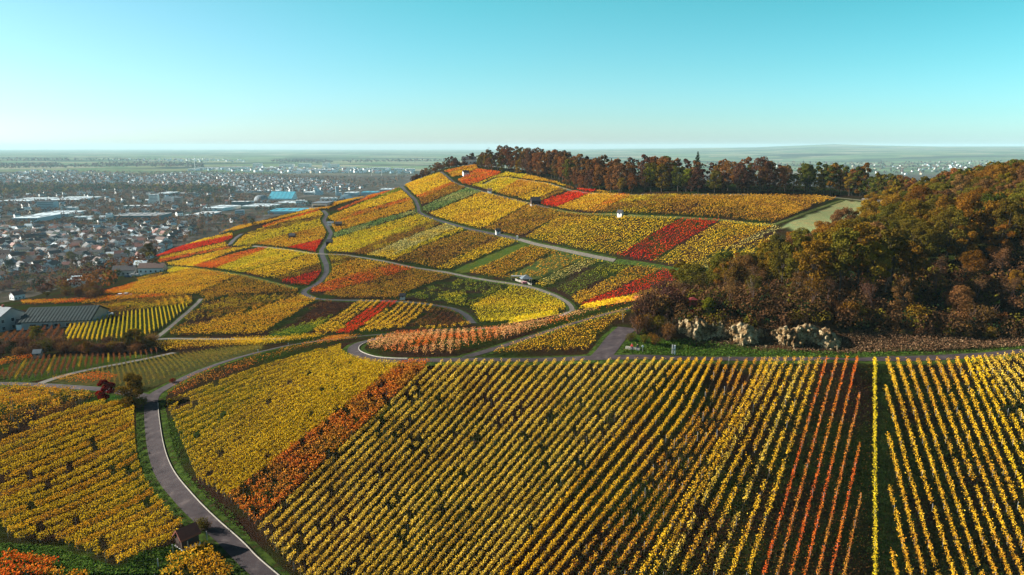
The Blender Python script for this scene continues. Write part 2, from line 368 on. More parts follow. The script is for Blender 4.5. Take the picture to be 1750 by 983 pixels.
def ground_mat():
    m, t, o = newmat('ground_soil_and_grass')
    b = N(t, 'ShaderNodeBsdfDiffuse'); p = pos(t)
    n1 = noise(t, .06, 5, p); n2 = noise(t, .9, 4, p); n3 = noise(t, 5.0, 3, p)
    soil = ramp(t, [(.3, (.014,.008,.006)), (.7, (.040,.022,.013))]); L(t, n3.outputs[0], soil.inputs[0])
    grass = ramp(t, [(.3, (.008,.015,.003)), (.7, (.027,.040,.008))]); L(t, n2.outputs[0], grass.inputs[0])
    f = N(t, 'ShaderNodeMapRange'); f.inputs[1].default_value = .40; f.inputs[2].default_value = .58; L(t, n1.outputs[0], f.inputs[0])
    base = mix(t, f.outputs[0], soil.outputs[0], grass.outputs[0])
    # painted zones of the survey (clearing, meadow, ploughed plots)
    at = N(t, 'ShaderNodeAttribute', attribute_name='zone')
    br = N(t, 'ShaderNodeMapRange'); br.inputs[3].default_value = .6; br.inputs[4].default_value = 1.35; L(t, n2.outputs[0], br.inputs[0])
    b3 = N(t, 'ShaderNodeMapRange'); b3.inputs[1].default_value = .3; b3.inputs[2].default_value = .7; b3.inputs[3].default_value = .45; b3.inputs[4].default_value = 1.5; L(t, n3.outputs[0], b3.inputs[0])
    n4 = noise(t, .25, 4, p); b4 = ramp(t, [(.35, (1.25, 1.0, .85)), (.6, (.85, 1.0, .9))]); L(t, n4.outputs[0], b4.inputs[0])
    zc = mix(t, 1.0, mix(t, 1.0, mix(t, 1.0, at.outputs[0], br.outputs[0], 'MULTIPLY'), b3.outputs[0], 'MULTIPLY'), b4.outputs[0], 'MULTIPLY')
    near = mix(t, at.outputs['Alpha'], base, zc)
    # the plain: patchwork of fields and dark woods
    mp = N(t, 'ShaderNodeMapping'); mp.inputs['Scale'].default_value = (1/420., 1/230., 0); mp.inputs['Rotation'].default_value = (0, 0, .35); L(t, p, mp.inputs[0])
    vo = N(t, 'ShaderNodeTexVoronoi'); vo.inputs['Scale'].default_value = 1.0; L(t, mp.outputs[0], vo.inputs['Vector'])
    sp = N(t, 'ShaderNodeSeparateColor'); L(t, vo.outputs['Color'], sp.inputs[0])
    fl = ramp(t, [(0, (.09,.15,.07)), (.3, (.16,.24,.11)), (.5, (.22,.24,.12)), (.7, (.12,.19,.08)), (.85, (.30,.29,.19)), (1, (.10,.17,.08))], 'CONSTANT')
    L(t, sp.outputs[0], fl.inputs[0])
    mw = N(t, 'ShaderNodeMapping'); mw.inputs['Scale'].default_value = (1/1500., 1/600., 0); L(t, p, mw.inputs[0])
    nw = noise(t, 1.0, 5, mw.outputs[0]); fw = N(t, 'ShaderNodeMapRange'); fw.inputs[1].default_value = .54; fw.inputs[2].default_value = .57; L(t, nw.outputs[0], fw.inputs[0])
    nf = noise(t, .02, 4, p)
    fl2 = mix(t, .5, fl.outputs[0], mix(t, 1.0, fl.outputs[0], nf.outputs[0], 'MULTIPLY'))
    plain = mix(t, fw.outputs[0], fl2, (.022,.036,.020))
    # town ground: gardens, yards
    sx = N(t, 'ShaderNodeSeparateXYZ'); L(t, p, sx.inputs[0])
    ty = N(t, 'ShaderNodeMapRange'); ty.inputs[1].default_value = 3600; ty.inputs[2].default_value = 4300; L(t, sx.outputs[1], ty.inputs[0])
    tg = ramp(t, [(.3, (.030,.034,.018)), (.5, (.05,.040,.026)), (.7, (.12,.11,.10))]); L(t, nf.outputs[0], tg.inputs[0])
    plain = mix(t, ty.outputs[0], tg.outputs[0], plain)
    hg = N(t, 'ShaderNodeMapRange'); hg.inputs[1].default_value = 10; hg.inputs[2].default_value = 28; L(t, sx.outputs[2], hg.inputs[0])
    ny = N(t, 'ShaderNodeMapRange'); ny.inputs[1].default_value = 1300; ny.inputs[2].default_value = 1100; L(t, sx.outputs[1], ny.inputs[0])
    hg2 = N(t, 'ShaderNodeMath', operation='MULTIPLY'); L(t, hg.outputs[0], hg2.inputs[0]); L(t, ny.outputs[0], hg2.inputs[1])
    c = mix(t, hg2.outputs[0], plain, near)
    L(t, c, b.inputs[0])
    bp = N(t, 'ShaderNodeBump'); bp.inputs['Strength'].default_value = .9; bp.inputs['Distance'].default_value = .5
    L(t, n3.outputs[0], bp.inputs['Height']); L(t, bp.outputs[0], b.inputs['Normal'])
    L(t, b.outputs[0], o.inputs[0]); return m
M = {}
M['ground'] = ground_mat()
def grassy(name, a, b):
    return surf(name, [(.30, (.055,.036,.018)), (.44, a), (.62, b)], .9, 1.0, .9, 6.0, 0.0, detail=9)
M['verge'] = grassy('verge_grass', (.018,.034,.007), (.050,.078,.015))
M['verge_dry'] = grassy('track_grass', (.05,.065,.018), (.12,.12,.04))
M['asphalt'] = surf('asphalt', [(.28, (.022,.017,.020)), (.45, (.042,.032,.035)), (.58, (.050,.039,.041)), (.72, (.085,.067,.066))], .55, .88, .4, 16, .2, detail=12)
M['asphalt_far'] = surf('asphalt_old', [(.3, (.020,.019,.024)), (.7, (.048,.045,.052))], .5, .85, .1, 10, .3)
M['concrete'] = surf('concrete_slabs', [(.3, (.085,.076,.064)), (.7, (.155,.14,.12))], 1.2, .9, .2, 9, .2)
M['kerb'] = surf('kerb_stone', [(.3, (.19,.175,.15)), (.7, (.36,.335,.285))], 3.0, .85, .3, 12, .2)

# ------------------------------------------------------------------ the one ground sheet
nyy, nxx = SX.shape
idx = np.arange(nyy * nxx).reshape(nyy, nxx)
F = np.stack([idx[:-1,:-1], idx[:-1,1:], idx[1:,1:], idx[1:,:-1]], -1).reshape(-1, 4)
me = mesh_np('ground', np.stack([SX, SY, SZ], -1).reshape(-1, 3), F, M['ground'], True)
def inpoly(x, y, poly):
    c = np.zeros(np.shape(x), bool); n = len(poly)
    for i in range(n):
        x0, y0 = poly[i][:2]; x1, y1 = poly[(i+1) % n][:2]
        if y0 == y1: continue
        k = ((y0 > y) != (y1 > y)) & (x < (x1 - x0) * (y - y0) / (y1 - y0) + x0); c ^= k
    return c
zone = np.zeros((nyy * nxx, 4), np.float32)
ZONES = [  # colour of the bare ground of plots that are not vines
 ('6:1060,560 1490,388 1695,403 1640,480 1500,560 1280,600 1180,590', (.22,.24,.12)),
 ('5:260,845 715,658 800,672 370,862', (.055,.080,.015)),
 ('4:200,590 330,535 650,455 500,562 400,592', (.030,.060,.012)),
 ('4:290,540 430,470 560,355 800,362 650,460 500,500 330,540', (.030,.014,.010)),
 ('5:580,895 960,715 1000,718 1150,755 800,910', (.06,.075,.020)),
 ('3:0,470 420,435 400,555 100,575 0,560', (.05,.028,.018)),
 ('3:0,690 80,695 300,640 830,640 1000,590 1060,610 980,645 640,725 330,790 0,825', (.050,.075,.014)),
 ('3:300,830 330,790 640,735 1030,655 1420,600 1701,578 1701,600 1350,700 960,860 700,840', (.060,.060,.022)),
 ('0:1075,560 1110,570 1180,575 1440,590 1600,600 1750,592 1750,602 1600,610 1400,613 1100,610 1060,600', (.035,.065,.010)),
 ('0:1185,590 1290,600 1440,603 1600,598 1760,588 1760,470 1500,470 1300,470 1190,500 1120,540 1110,570', (.060,.036,.020)),
 ('0:0,930 90,935 210,975 260,983 0,983', (.05,.085,.014)),
 ('0:200,983 240,945 300,930 380,930 400,945 330,960 280,983', (.035,.070,.012)),
 ('0:150,672 200,665 240,690 240,705 200,700 150,690', (.030,.075,.012)),
 ('0:1500,618 1530,618 1560,983 1480,983', (.025,.042,.010)),
 ('3:430,545 450,430 1240,312 930,520 620,555', (.035,.048,.012)),
]
for s, c in ZONES:
    w = cast(densify(px(s), 15, True), 760)
    k = inpoly(SX.ravel(), SY.ravel(), w[:, :2]); zone[k] = (*c, 1.0)
ca = me.color_attributes.new('zone', 'FLOAT_COLOR', 'POINT'); ca.data.foreach_set('color', zone.ravel())
ground = link('ground', me); tag(ground, kind='structure')

# ------------------------------------------------------------------ roads
def smooth_line(w, step):
    d = np.r_[0, np.cumsum(np.hypot(*np.diff(w[:, :2], axis=0).T))]
    keep = np.r_[True, np.diff(d) > 0.3]; w = w[keep]; d = d[keep]
    s = np.arange(0, d[-1], step)
    x = np.interp(s, d, w[:, 0]); y = np.interp(s, d, w[:, 1])
    k = max(1, int(6 / step)); ker = np.hanning(2 * k + 3)[1:-1]; ker /= ker.sum()
    if len(x) > 3 * k:
        xp = np.r_[2*x[0]-x[1:k+1][::-1], x, 2*x[-1]-x[-k-1:-1][::-1]]; yp = np.r_[2*y[0]-y[1:k+1][::-1], y, 2*y[-1]-y[-k-1:-1][::-1]]
        x = np.convolve(xp, ker, 'valid')[:len(x)]; y = np.convolve(yp, ker, 'valid')[:len(y)]
    return np.stack([x, y], -1)
def ribbon(line, offs, lift, closed_profile=False):
    """sweep offsets across the line, draped on the ground; offs list of (side, extra height)"""
    t = np.gradient(line, axis=0); t /= np.maximum(np.hypot(*t.T)[:, None], 1e-6); nrm = np.stack([t[:, 1], -t[:, 0]], -1)
    V = []
    zc = hz(line[:, 0], line[:, 1])
    for o_, e in offs:
        q = line + nrm * o_; z = hz(q[:, 0], q[:, 1]); V.append(np.stack([q[:, 0], q[:, 1], z + lift + e], -1))
    V = np.stack(V, 1); n, k = V.shape[:2]; idx = np.arange(n * k).reshape(n, k)
    F = np.stack([idx[:-1,:-1], idx[:-1,1:], idx[1:,1:], idx[1:,:-1]], -1).reshape(-1, 4)
    return V.reshape(-1, 3), F
ROAD_LINES = []
def road(name, s, width, mat, verge=1.2, kerb=0, lift=.14, vmat='verge', far=760, kmat='kerb'):
    w = cast(densify(px(s), 6), far); ln = smooth_line(w, 1.2)
    if len(ln) < 3: return
    ROAD_LINES.append((ln, width / 2 + verge))
    h = width / 2
    if verge:
        V, F = ribbon(ln, [(o, 0 if abs(o) < h + verge - .01 else -.12) for o in np.linspace(-h - verge, h + verge, 9)], lift - .06)
        tag(link('grass_verge', mesh_np('grass_verge', V, F[:, ::-1], M[vmat], True)), kind='structure')
    V, F = ribbon(ln, [(o, 0) for o in np.linspace(-h, h, 7)], lift)
    tag(link(name, mesh_np(name, V, F[:, ::-1], M[mat], True)), kind='structure')
    if kerb:
        a = kerb * (h - .05); b = kerb * (h + .15)
        V, F = ribbon(ln, [(a, -.1), (a, .12), (b, .12), (b, -.1)], lift)
        tag(link('kerb', mesh_np('kerb', V, F if kerb > 0 else F, M[kmat])), kind='structure')
JT = '0:'
road('road', '0:480,1010 427,964 394,929 363,902 335,877 307,846 284,818 271,790 264,759 260,727 258,703 258,685 262,672 291,660 317,645 352,630 397,615 445,602 493,591 559,581 638,573 731,566 797,563 850,561', 2.7, 'asphalt', 1.8, 0)
# kerb stones run on the right side as far as the fork
w = cast(densify(px('0:480,1010 427,964 394,929 363,902 335,877 307,846 284,818 271,790 264,759 260,727 258,703 258,692'), 6)); ln = smooth_line(w, 1.0)
V, F = ribbon(ln, [(1.36, -.1), (1.36, .15), (1.50, .15), (1.50, -.1)], .14)
tag(link('kerb', mesh_np('kerb', V, F, M['kerb'])), kind='structure')
road('road', '0:255,682 238,676 200,670 159,665 119,662 79,659 40,657 0,656 -60,656', 2.8, 'asphalt', 1.0, 0)
road('farm_track', '0:66,657 87,649 132,636 185,626 238,616 272,609 300,603', 2.6, 'concrete', .6, 0, lift=.12)
road('farm_track', '0:182,589 243,583 278,579 344,580 450,580 490,579', 2.4, 'concrete', .8, 0, lift=.12)
road('farm_track', '0:344,511 339,517 325,530 304,548 278,570 267,578', 1.7, 'concrete', 1.0, 0, lift=.12)
road('hill_road', '0:753,294 763,301 773,310 787,317 819,326 848,334 880,342 906,348 938,356', 2.0, 'asphalt_far', .8)
road('grass_track', '0:938,356 965,362 996,366 1054,367 1091,370 1161,372 1230,376 1288,383 1322,385 1391,359 1441,342', 1.8, 'verge_dry', .8, vmat='verge')
road('hill_road', '0:686,320 697,330 710,342 715,354 716,363 728,370 747,376 773,384 806,393 848,401 885,409', 2.4, 'asphalt_far', 1.4)
road('hill_road', '0:885,409 912,417 951,425 991,434 1031,442 1052,446', 2.2, 'concrete', 1.4)
road('grass_track', '0:1052,446 1095,451 1137,458 1188,467', 1.6, 'verge', 1.0)
road('hill_road', '0:552,360 559,367 553,377 561,390 566,399 560,412 549,428 551,438 558,454 558,467 548,481 535,490 520,496 518,502 537,511 559,513 612,514 664,515 704,517 744,522 776,528 797,539 809,553', 2.7, 'asphalt_far', 1.3)
road('hill_road', '0:432,421 464,424 498,428 535,434 559,435 588,436 628,442 667,449 707,458 763,466 800,474 834,480 871,485 906,491 932,499 956,509 972,519 978,528 970,536 958,541', 2.0, 'concrete', 1.4, lift=.17)
road('grass_track', '0:278,456 331,459 376,465 416,471 456,481 509,494', 1.8, 'verge_dry', 1.2)
road('hill_road', '0:413,400 400,409 392,419', 3.6, 'asphalt_far', .8)
road('road', '0:691,618 651,617 622,612 604,603 602,596 612,588 630,583 655,577', 2.6, 'asphalt', 1.6, 1)
road('road', '0:680,618 744,617 800,616 850,615.5 879,617 959,615 1012,613 1065,612 1131,613 1197,614 1250,614.5 1399,615 1512,615 1601,613 1680,608 1749,602 1830,597', 2.1, 'asphalt', 1.3, 0, lift=.2)
road('sunken_lane', '0:795,612 840,598 906,577 959,559 1025,540 1078,527 1117,516 1170,503', 2.0, 'asphalt', 1.4, 0, lift=.12)
road('road', '0:1025,613 1036,603 1045,588 1058,572 1072,561', 4.6, 'asphalt', 1.4, 0, lift=.17)
road('grass_track', '0:825,316 850,304 870,304 900,309 938,314 975,326 1010,331 1060,333 1110,334 1200,334 1300,334 1400,336 1440,339 1500,346', 1.6, 'concrete', 1.2, vmat='verge_dry')

# ------------------------------------------------------------------ leaves as small four-cornered faces
def leaf_faces(C, size, nrm=None, jitter=1.0, aspect=.8, r=rng):
    n = len(C); a = r.normal(size=(n, 3))
    if nrm is not None: a = nrm + a * jitter * .6
    a /= np.linalg.norm(a, axis=1)[:, None]
    b = r.normal(size=(n, 3)); u = np.cross(a, b); u /= np.maximum(np.linalg.norm(u, axis=1)[:, None], 1e-6); w = np.cross(a, u)
    s = (np.asarray(size) * np.ones(n))[:, None] * .5
    V = np.stack([C + u * s, C + w * s * aspect, C - u * s, C - w * s * aspect], 1).reshape(-1, 3)
    return V, np.arange(4 * n).reshape(n, 4)
STAKE = surf('stake_metal', [(.3, (.30,.30,.29)), (.7, (.48,.48,.46))], 3, .5, 0, spec=.5)
TRK = surf('vine_wood', [(.3, (.045,.030,.020)), (.7, (.09,.06,.04))], 6, .9)
# ------------------------------------------------------------------ vineyards on the hill: each plot one mass of rows
QUADS = 0
ROADPTS = np.concatenate([np.c_[l, np.full(len(l), r)] for l, r in ROAD_LINES])
_cell = {}
for x, y, r in ROADPTS:
    for a in range(int((x - r) // 4), int((x + r) // 4) + 1):
        for b_ in range(int((y - r) // 4), int((y + r) // 4) + 1): _cell.setdefault((a, b_), []).append((x, y, r))
_cell = {k: np.array(v) for k, v in _cell.items()}
def off_road(x, y, pad=0.2):
    ok = np.ones(len(x), bool); kx = np.floor(x / 4).astype(int); ky = np.floor(y / 4).astype(int)
    key = kx * 100000 + ky; u, inv = np.unique(key, return_inverse=True)
    for j, k in enumerate(u):
        m = np.nonzero(inv == j)[0]; c = _cell.get((int(kx[m[0]]), int(ky[m[0]])))
        if c is None: continue
        d = np.hypot(x[m, None] - c[:, 0], y[m, None] - c[:, 1]) < c[:, 2] + pad; ok[m[d.any(1)]] = False
    return ok
def rows_in(poly, d, spacing, phase=.5):
    """parallel rows in direction d clipped to the polygon -> list of (p0, p1)"""
    d = d / np.hypot(*d); nrm = np.array([-d[1], d[0]]); q = poly[:, :2]; a = q @ d; b = q @ nrm; segs = []
    for s in np.arange(b.min() + spacing * phase, b.max(), spacing):
        xs = []
        for i in range(len(q)):
            j = (i + 1) % len(q)
            if (b[i] > s) != (b[j] > s): xs.append(a[i] + (s - b[i]) / (b[j] - b[i]) * (a[j] - a[i]))
        xs.sort()
        for k in range(0, len(xs) - 1, 2):
            if xs[k+1] - xs[k] > 1.5: segs.append((d * xs[k] + nrm * s, d * xs[k+1] + nrm * s))
    return segs
def hedge_points(p0, p1, step, seed, gap=.12, wid=.35, lo=.5, hi=1.7, r=rng):
    Ln = np.hypot(*(p1 - p0)); s = np.arange(.3, Ln - .2, step); s = s + r.normal(0, step * .4, len(s))
    x = p0[0] + (p1 - p0)[0] / Ln * s; y = p0[1] + (p1 - p0)[1] / Ln * s
    nx, ny = -(p1 - p0)[1] / Ln, (p1 - p0)[0] / Ln
    keep = vnoise(s * .7 + seed * 17.3, np.full(len(s), seed * 3.1), 9) > gap * 1.6
    keep &= fbm(x / 9, y / 9, 31, 2) > gap * 1.2
    x, y, s = x[keep], y[keep], s[keep]
    w = r.normal(0, wid, len(x)); z = hz(x, y) + lo + (hi - lo) * r.random(len(x)) ** .7 + .25 * (vnoise(s * .45, s * 0 + seed, 4) - .5)
    return np.stack([x + nx * w, y + ny * w, z], -1)
def plot(label, pal, s, d, spacing=2.0, step=None, size=None, gap=.10, wid=.38, far=760, lo=.4, hi=1.6, cat='vineyard', name='vineyard_plot', clump=1.0):
    global QUADS
    w = cast(densify(px(s), 10, True), far)
    dd = cast(px(d), far); dv = dd[1, :2] - dd[0, :2]
    if pal in ('Y', 'YG', 'OY', 'O', 'R', 'RO', 'PK', 'PY', 'FY', 'FO'): gap *= .75
    D = w[:, 1].mean()
    step = step or max(.065, D * .00038); size = size or max(.26, D * .00150)
    pts = [hedge_points(a, b, step, i * 1.37 + D, gap, wid, lo, hi) for i, (a, b) in enumerate(rows_in(w, dv, spacing))]
    pts = [p for p in pts if len(p)]
    if not pts: print('EMPTY', label); return
    C = np.concatenate(pts); C = C[off_road(C[:, 0], C[:, 1])]; 
    nr = np.tile([0, 0, .9], (len(C), 1)) + np.array([-.7, .1, -.1])
    V, Fc = leaf_faces(C, size * rng.uniform(.6, 1.25, len(C)), nr, 1.3); QUADS += len(Fc)
    o = link(name, mesh_np(name, V, Fc, VM[pal])); tag(o, label, cat, 'vine plots', 'stuff'); return o
# --- far left end of the hill, left of the lane
DA = '1:1040,755 1460,665'
plot('thin gold vine strip above the long crimson stripe at the far left edge of the hill', 'Y', '1:1010,710 1240,660 1500,605 1505,620 1010,722', DA)
plot('long narrow crimson vine stripe running to the town edge', 'R', '1:1000,722 1500,622 1500,640 1440,665 1040,750 1005,748', DA)
plot('yellow vine strip just below the long crimson stripe', 'Y', '1:1040,757 1462,667 1475,690 1030,778', DA)
plot('thin orange vine strip under the yellow one beside the town gardens', 'RO', '1:1020,780 1200,745 1475,695 1500,702 1250,750 1030,797', DA)
plot('yellow vines between the two orange stripes left of the grass track', 'Y', '1:1080,800 1270,755 1500,705 1650,690 1480,732 1250,822 1120,822', DA)
plot('brick-red vine band crossing down to the grass track at left', 'RO', '2:-95,825 200,738 400,692 412,704 75,832 10,838', '2:0,810 200,740')
plot('broad lime yellow vine plot below the footpath on the left hill', 'YG', '2:75,834 412,704 560,714 690,738 235,864', '2:100,830 560,714')
plot('bright yellow vines beside the dark lane bend, above the red patch', 'Y', '2:240,868 700,738 735,745 750,800 440,897', '2:240,868 700,738')
plot('dull brown vine wedge over the red patch at the lane bend', 'BR', '2:442,897 752,812 764,845 500,912', '2:440,895 750,800')
plot('deep red vine patch inside the lane bend above the junction', 'R', '2:492,915 764,848 757,880 705,930 650,945 560,935', '2:440,895 750,800')
# --- crest strips left of the winding road
DB = '2:300,600 745,460'
plot('golden vines along the lower left crest of the hill', 'OY', '2:60,592 420,520 640,460 760,426 900,386 1110,325 1122,342 870,417 800,447 742,450 420,530 200,585', DB)
plot('thin red vine line along the crest beside the city', 'RO', '2:370,560 742,450 740,462 380,572', DB)
plot('yellow vine strip left of the upper lane end', 'Y', '2:300,600 380,572 745,460 782,490 520,533', DB)
plot('brown-violet vine strip below the yellow one, left of the lane top', 'BR', '2:275,606 520,536 762,495 742,515 285,616', DB)
plot('lime vine plot in the bend beside the small side road', 'YG', '2:182,690 250,622 745,516 770,560 500,622 300,683', DB)
plot('pale gold vine plot around the black hut and pole', 'OY', '2:312,683 480,627 775,562 792,600 762,648 530,698 400,690', DB)
plot('red vine patch on the left of the lane above the crossing', 'R', '2:520,702 760,648 737,690 712,728 600,712', '2:312,683 775,562')
# --- between winding lane and upper road
DC = '2:840,530 1330,372'
plot('orange-red vine ribbon along the skyline crest', 'RO', '2:850,458 1000,395 1200,300 1262,280 1272,302 1100,370 960,422 870,458', DC)
plot('green strip of stripped vines under the skyline ribbon', 'G', '2:905,455 1100,375 1266,310 1275,328 1100,392 960,438', DC)
plot('long yellow vine strip under the crest between lane and upper road', 'Y', '2:785,505 900,458 1270,330 1312,352 1332,372 1000,462 840,530', DC)
plot('dusky orange vine stripe starting behind the twin huts', 'O', '2:838,532 1000,465 1332,375 1342,392 1000,492 860,537', DC)
plot('yellow vines around the twin huts', 'OY', '2:808,540 1000,495 1347,394 1362,450 1100,522 838,602 828,570', DC)
plot('bluish green vine strip climbing to the upper road bend', 'BG', '2:828,607 1100,525 1370,455 1385,470 1100,560 840,637', DC)
plot('wide yellow-green vine plot below the bluish strip', 'YG', '2:775,700 800,652 1100,565 1392,477 1482,522 1200,622 955,732 800,724', DC)
plot('brown vine strip running up to the upper road', 'BR', '2:942,738 1200,622 1482,525 1532,542 1300,640 1040,747', DC)
plot('soft yellow vine strip beside the brown one', 'PY', '2:1042,750 1300,642 1552,547 1642,567 1350,690 1180,772', DC)
plot('olive vine strip dividing yellow and bronze plots', 'YG', '2:1162,774 1350,692 1642,570 1692,580 1400,692 1212,787', DC)
plot('large bronze vine plot in the middle of the hill', 'OB', '2:1212,790 1400,697 5:392,585 612,627 165,832 0,797', '5:0,760 390,585')
plot('clear yellow vine strip edged by a dark grass lane', 'Y', '5:165,834 612,629 716,657 262,840', '5:165,834 612,629')
plot('gold vine plot between grass lane and staked slope', 'OY', '5:370,862 800,677 950,705 960,717 580,895', '5:370,862 800,677')
plot('sparse staked green slope left of the tasting pavilion', 'SC', '5:585,897 962,717 1002,719 1150,757 850,890 700,900', '5:585,897 962,717', gap=.24)
plot('yellow-green vines climbing from behind the pavilion', 'PY', '5:795,940 1152,758 1282,777 900,942 850,967', '5:900,940 1282,777')
plot('dark green vine band right of the pavilion', 'G', '7:560,290 600,270 920,97 1110,117 660,332', '7:600,300 1000,105')
plot('golden vine wedge right of the dark green band', 'OY', '7:662,337 1112,120 1292,147 900,312 722,387 692,377', '7:662,337 1112,120')
plot('dark red vine band slanting down to the road bend', 'R', '7:722,392 900,313 1292,150 1470,190 1300,252 1100,312 762,397', '7:722,387 1292,147')
plot('yellow vine strip above the salmon ridge', 'Y', '7:742,412 1100,316 1300,257 1440,240 1420,277 1100,347 800,427 700,427', '7:742,412 1300,257')
# --- upper slope to the wood
plot('yellow vine plot at the skyline left of the summit road', 'Y', '2:1292,290 1520,212 1602,270 1382,362 1342,352', '2:1380,360 1600,270')
plot('orange vine strip crossing below the summit road', 'O', '2:1352,367 1582,277 1622,287 1402,382', '2:1380,360 1600,270')
plot('gold and brown vine strip above the bluish green band', 'OB', '5:55,378 272,272 372,307 72,427', '5:70,425 370,305')
plot('bluish green vine band under the summit road', 'BG', '5:72,442 372,312 472,332 122,472 77,470', '5:70,440 370,310')
plot('great yellow vine plot in the centre of the upper slope', 'Y', '5:127,478 477,337 580,360 700,387 772,412 482,572 420,572 250,537', '5:127,478 477,337')
plot('bronze vine plot right of the great yellow one', 'OB', '5:484,575 782,414 902,442 1010,467 962,500 720,625 590,600', '5:484,575 782,414')
plot('pumpkin orange vine corner beside the small white hut', 'O', '5:580,600 620,592 700,612 735,640 700,634', '5:484,575 782,414')
plot('broad bright yellow vine plot above the long road', 'Y', '5:738,636 962,505 1300,502 1600,497 6:430,508 5:1330,757 1100,730 880,682', '6:10,750 430,510')
plot('brown vine strip along the track above the broad yellow plot', 'OB', '5:962,500 1010,468 1120,478 1340,484 1480,492 1300,500', '5:484,575 782,414')
plot('large red vine plot on the upper slope', 'R', '6:12,750 432,510 560,508 688,520 232,790 100,775', '6:12,750 432,510')
plot('yellow striped vine plot right of the large red one', 'Y', '6:245,795 702,524 900,545 1032,560 455,835 340,820', '6:240,795 702,524')
plot('pale yellow vines beside the forest edge', 'PY', '6:455,838 870,642 1042,562 1072,582 850,690 690,790 560,857', '6:455,838 1042,562', gap=.2)
plot('last thin pale vine strip against the oak trees', 'PY', '6:645,835 700,792 860,700 1060,600 960,720 780,800', '6:455,838 1042,562', gap=.2)
plot('rust vine strip at the summit under the trees', 'O', '5:218,202 432,160 435,172 250,215', '5:215,200 430,160')
plot('gold vine strip at the summit beside the white hut', 'OY', '5:250,217 435,174 440,188 330,232 275,242', '5:215,200 430,160')
plot('vermilion vine patch below the summit wood', 'RO', '5:312,262 440,190 602,211 392,295 342,282', '5:390,295 602,211')
plot('lemon yellow vine plot below the wood edge', 'YG', '5:402,298 620,212 760,227 562,342 500,322', '5:400,298 620,210')
plot('golden vine plot reaching the wood edge', 'OY', '5:562,342 760,227 962,277 702,370 640,365', '5:700,370 960,275')
plot('narrow yellow vine strip below the wood corner', 'Y', '5:702,375 962,280 1012,297 820,387 740,390', '5:700,375 960,280')
plot('brown vine strip behind the black-roofed hut', 'BR', '5:820,390 1012,300 1062,312 850,392', '5:700,375 960,280')
plot('scarlet vine plot beside the black-roofed hut', 'R', '5:832,406 1102,316 1212,327 952,437 862,422', '5:952,437 1212,327')
plot('golden vines right of the scarlet plot', 'OY', '5:957,440 1217,329 1352,352 1132,467 1000,452', '5:952,437 1212,327')
plot('orange vine strip left of the brown plots by the wood', 'O', '5:1137,467 1352,354 1432,362 1202,477', '5:952,437 1212,327')
plot('olive brown vine plot above the white hut', 'BR', '5:1202,479 1432,364 1650,357 1740,357 1490,487 1340,480', '5:1202,479 1432,364')
plot('wide rust brown vine plot under the wood edge', 'OB', '6:150,485 402,362 700,362 865,360 705,505 430,497', '6:140,485 400,360')
plot('amber brown vine plot next to the pale green meadow', 'OB', '6:705,512 865,360 1300,364 1440,380 1300,420 1040,540 900,532', '6:1030,545 1440,380')
# --- below the long footpath
plot('brown vine corner right of the crossing', 'BR', '4:592,62 700,62 800,92 622,150', '4:580,250 1020,125')
plot('golden vine plot right of the lane below the crossing', 'OY', '4:582,250 622,152 800,94 1020,126 700,222', '4:580,250 1020,125')
plot('brick orange vine strip reaching down to the hairpin', 'RO', '4:492,290 560,252 1030,130 1170,156 600,310 512,312', '4:510,310 1170,155')
plot('bronze yellow vine plot above the lower road', 'OB', '4:565,325 1172,158 1440,200 1200,272 1050,345 700,345', '4:510,310 1170,155')
plot('green vine slope with yellow stripes right of the tiny hut', 'G', '4:1112,342 1442,203 7:60,220 282,262 10,402 4:1500,402 1302,372', '4:1112,342 1442,203', gap=.3)
plot('large olive gold vine plot inside the right road bend', 'YG', '7:12,407 282,265 450,290 560,332 622,372 632,410 540,460 300,500 62,500 50,450', '7:12,407 282,265')
# --- between lower road and main road
plot('dark dug-over patch beside the golden plot', 'DK', '4:300,540 430,470 560,355 800,362 650,460 500,502 340,545', '4:500,575 800,365', gap=.35)
plot('dark green plot below the dug-over patch', 'G', '4:205,587 330,550 500,505 650,460 500,562 400,592', '4:500,575 800,365', gap=.1)
plot('striped yellow vine rows left of the red wedge', 'FO', '4:502,577 652,462 800,367 950,367 662,572', '4:662,570 950,368', 2.6)
plot('bright red vine wedge above the main road', 'R', '4:662,578 950,369 1060,371 762,570', '4:662,570 950,368', 2.3)
plot('striped yellow vine rows right of the red wedge', 'FO', '4:790,567 1070,373 1300,391 1130,530 962,556', '4:760,570 1060,370', 2.6)
plot('dark brown vine rows inside the road loop', 'DK', '4:1132,530 1300,396 1430,416 1490,456 1512,500 1400,530', '4:1130,530 1300,395', 2.3)
plot('thin yellow vine edge along the road loop foot', 'FO', '4:1150,545 1400,532 1515,505 1525,520 1300,545', '4:1130,530 1300,395')
# --- lower left of the hill
plot('broad golden orange vine plot above the town gardens', 'OY', '3:660,240 900,167 1250,78 1420,92 1540,122 1270,242 1240,247', '3:900,167 1250,78')
plot('red-orange vine tail beside the gardens', 'RO', '3:640,240 900,165 860,200 800,240', '3:900,167 1250,78')
plot('brown and gold vine plot below the broad golden one', 'OB', '3:1290,245 1550,125 4:0,187 230,230 400,280 430,312 0,322 3:1310,300', '4:0,322 230,230')
plot('greenish brown vine plot beside the lower farm track', 'BR', '3:1075,500 1320,312 4:0,332 430,322 0,450 3:1200,480', '3:1080,500 1330,350', gap=.2)
plot('big golden vine plot above the main road', 'OY', '3:1085,512 1250,462 1701,312 4:10,466 430,327 545,352 350,470 180,580 0,582', '4:180,580 545,352')
plot('small lemon vine patch by the parked cars', 'YG', '3:1080,100 1130,70 1250,80 1100,107', '3:900,167 1250,78')
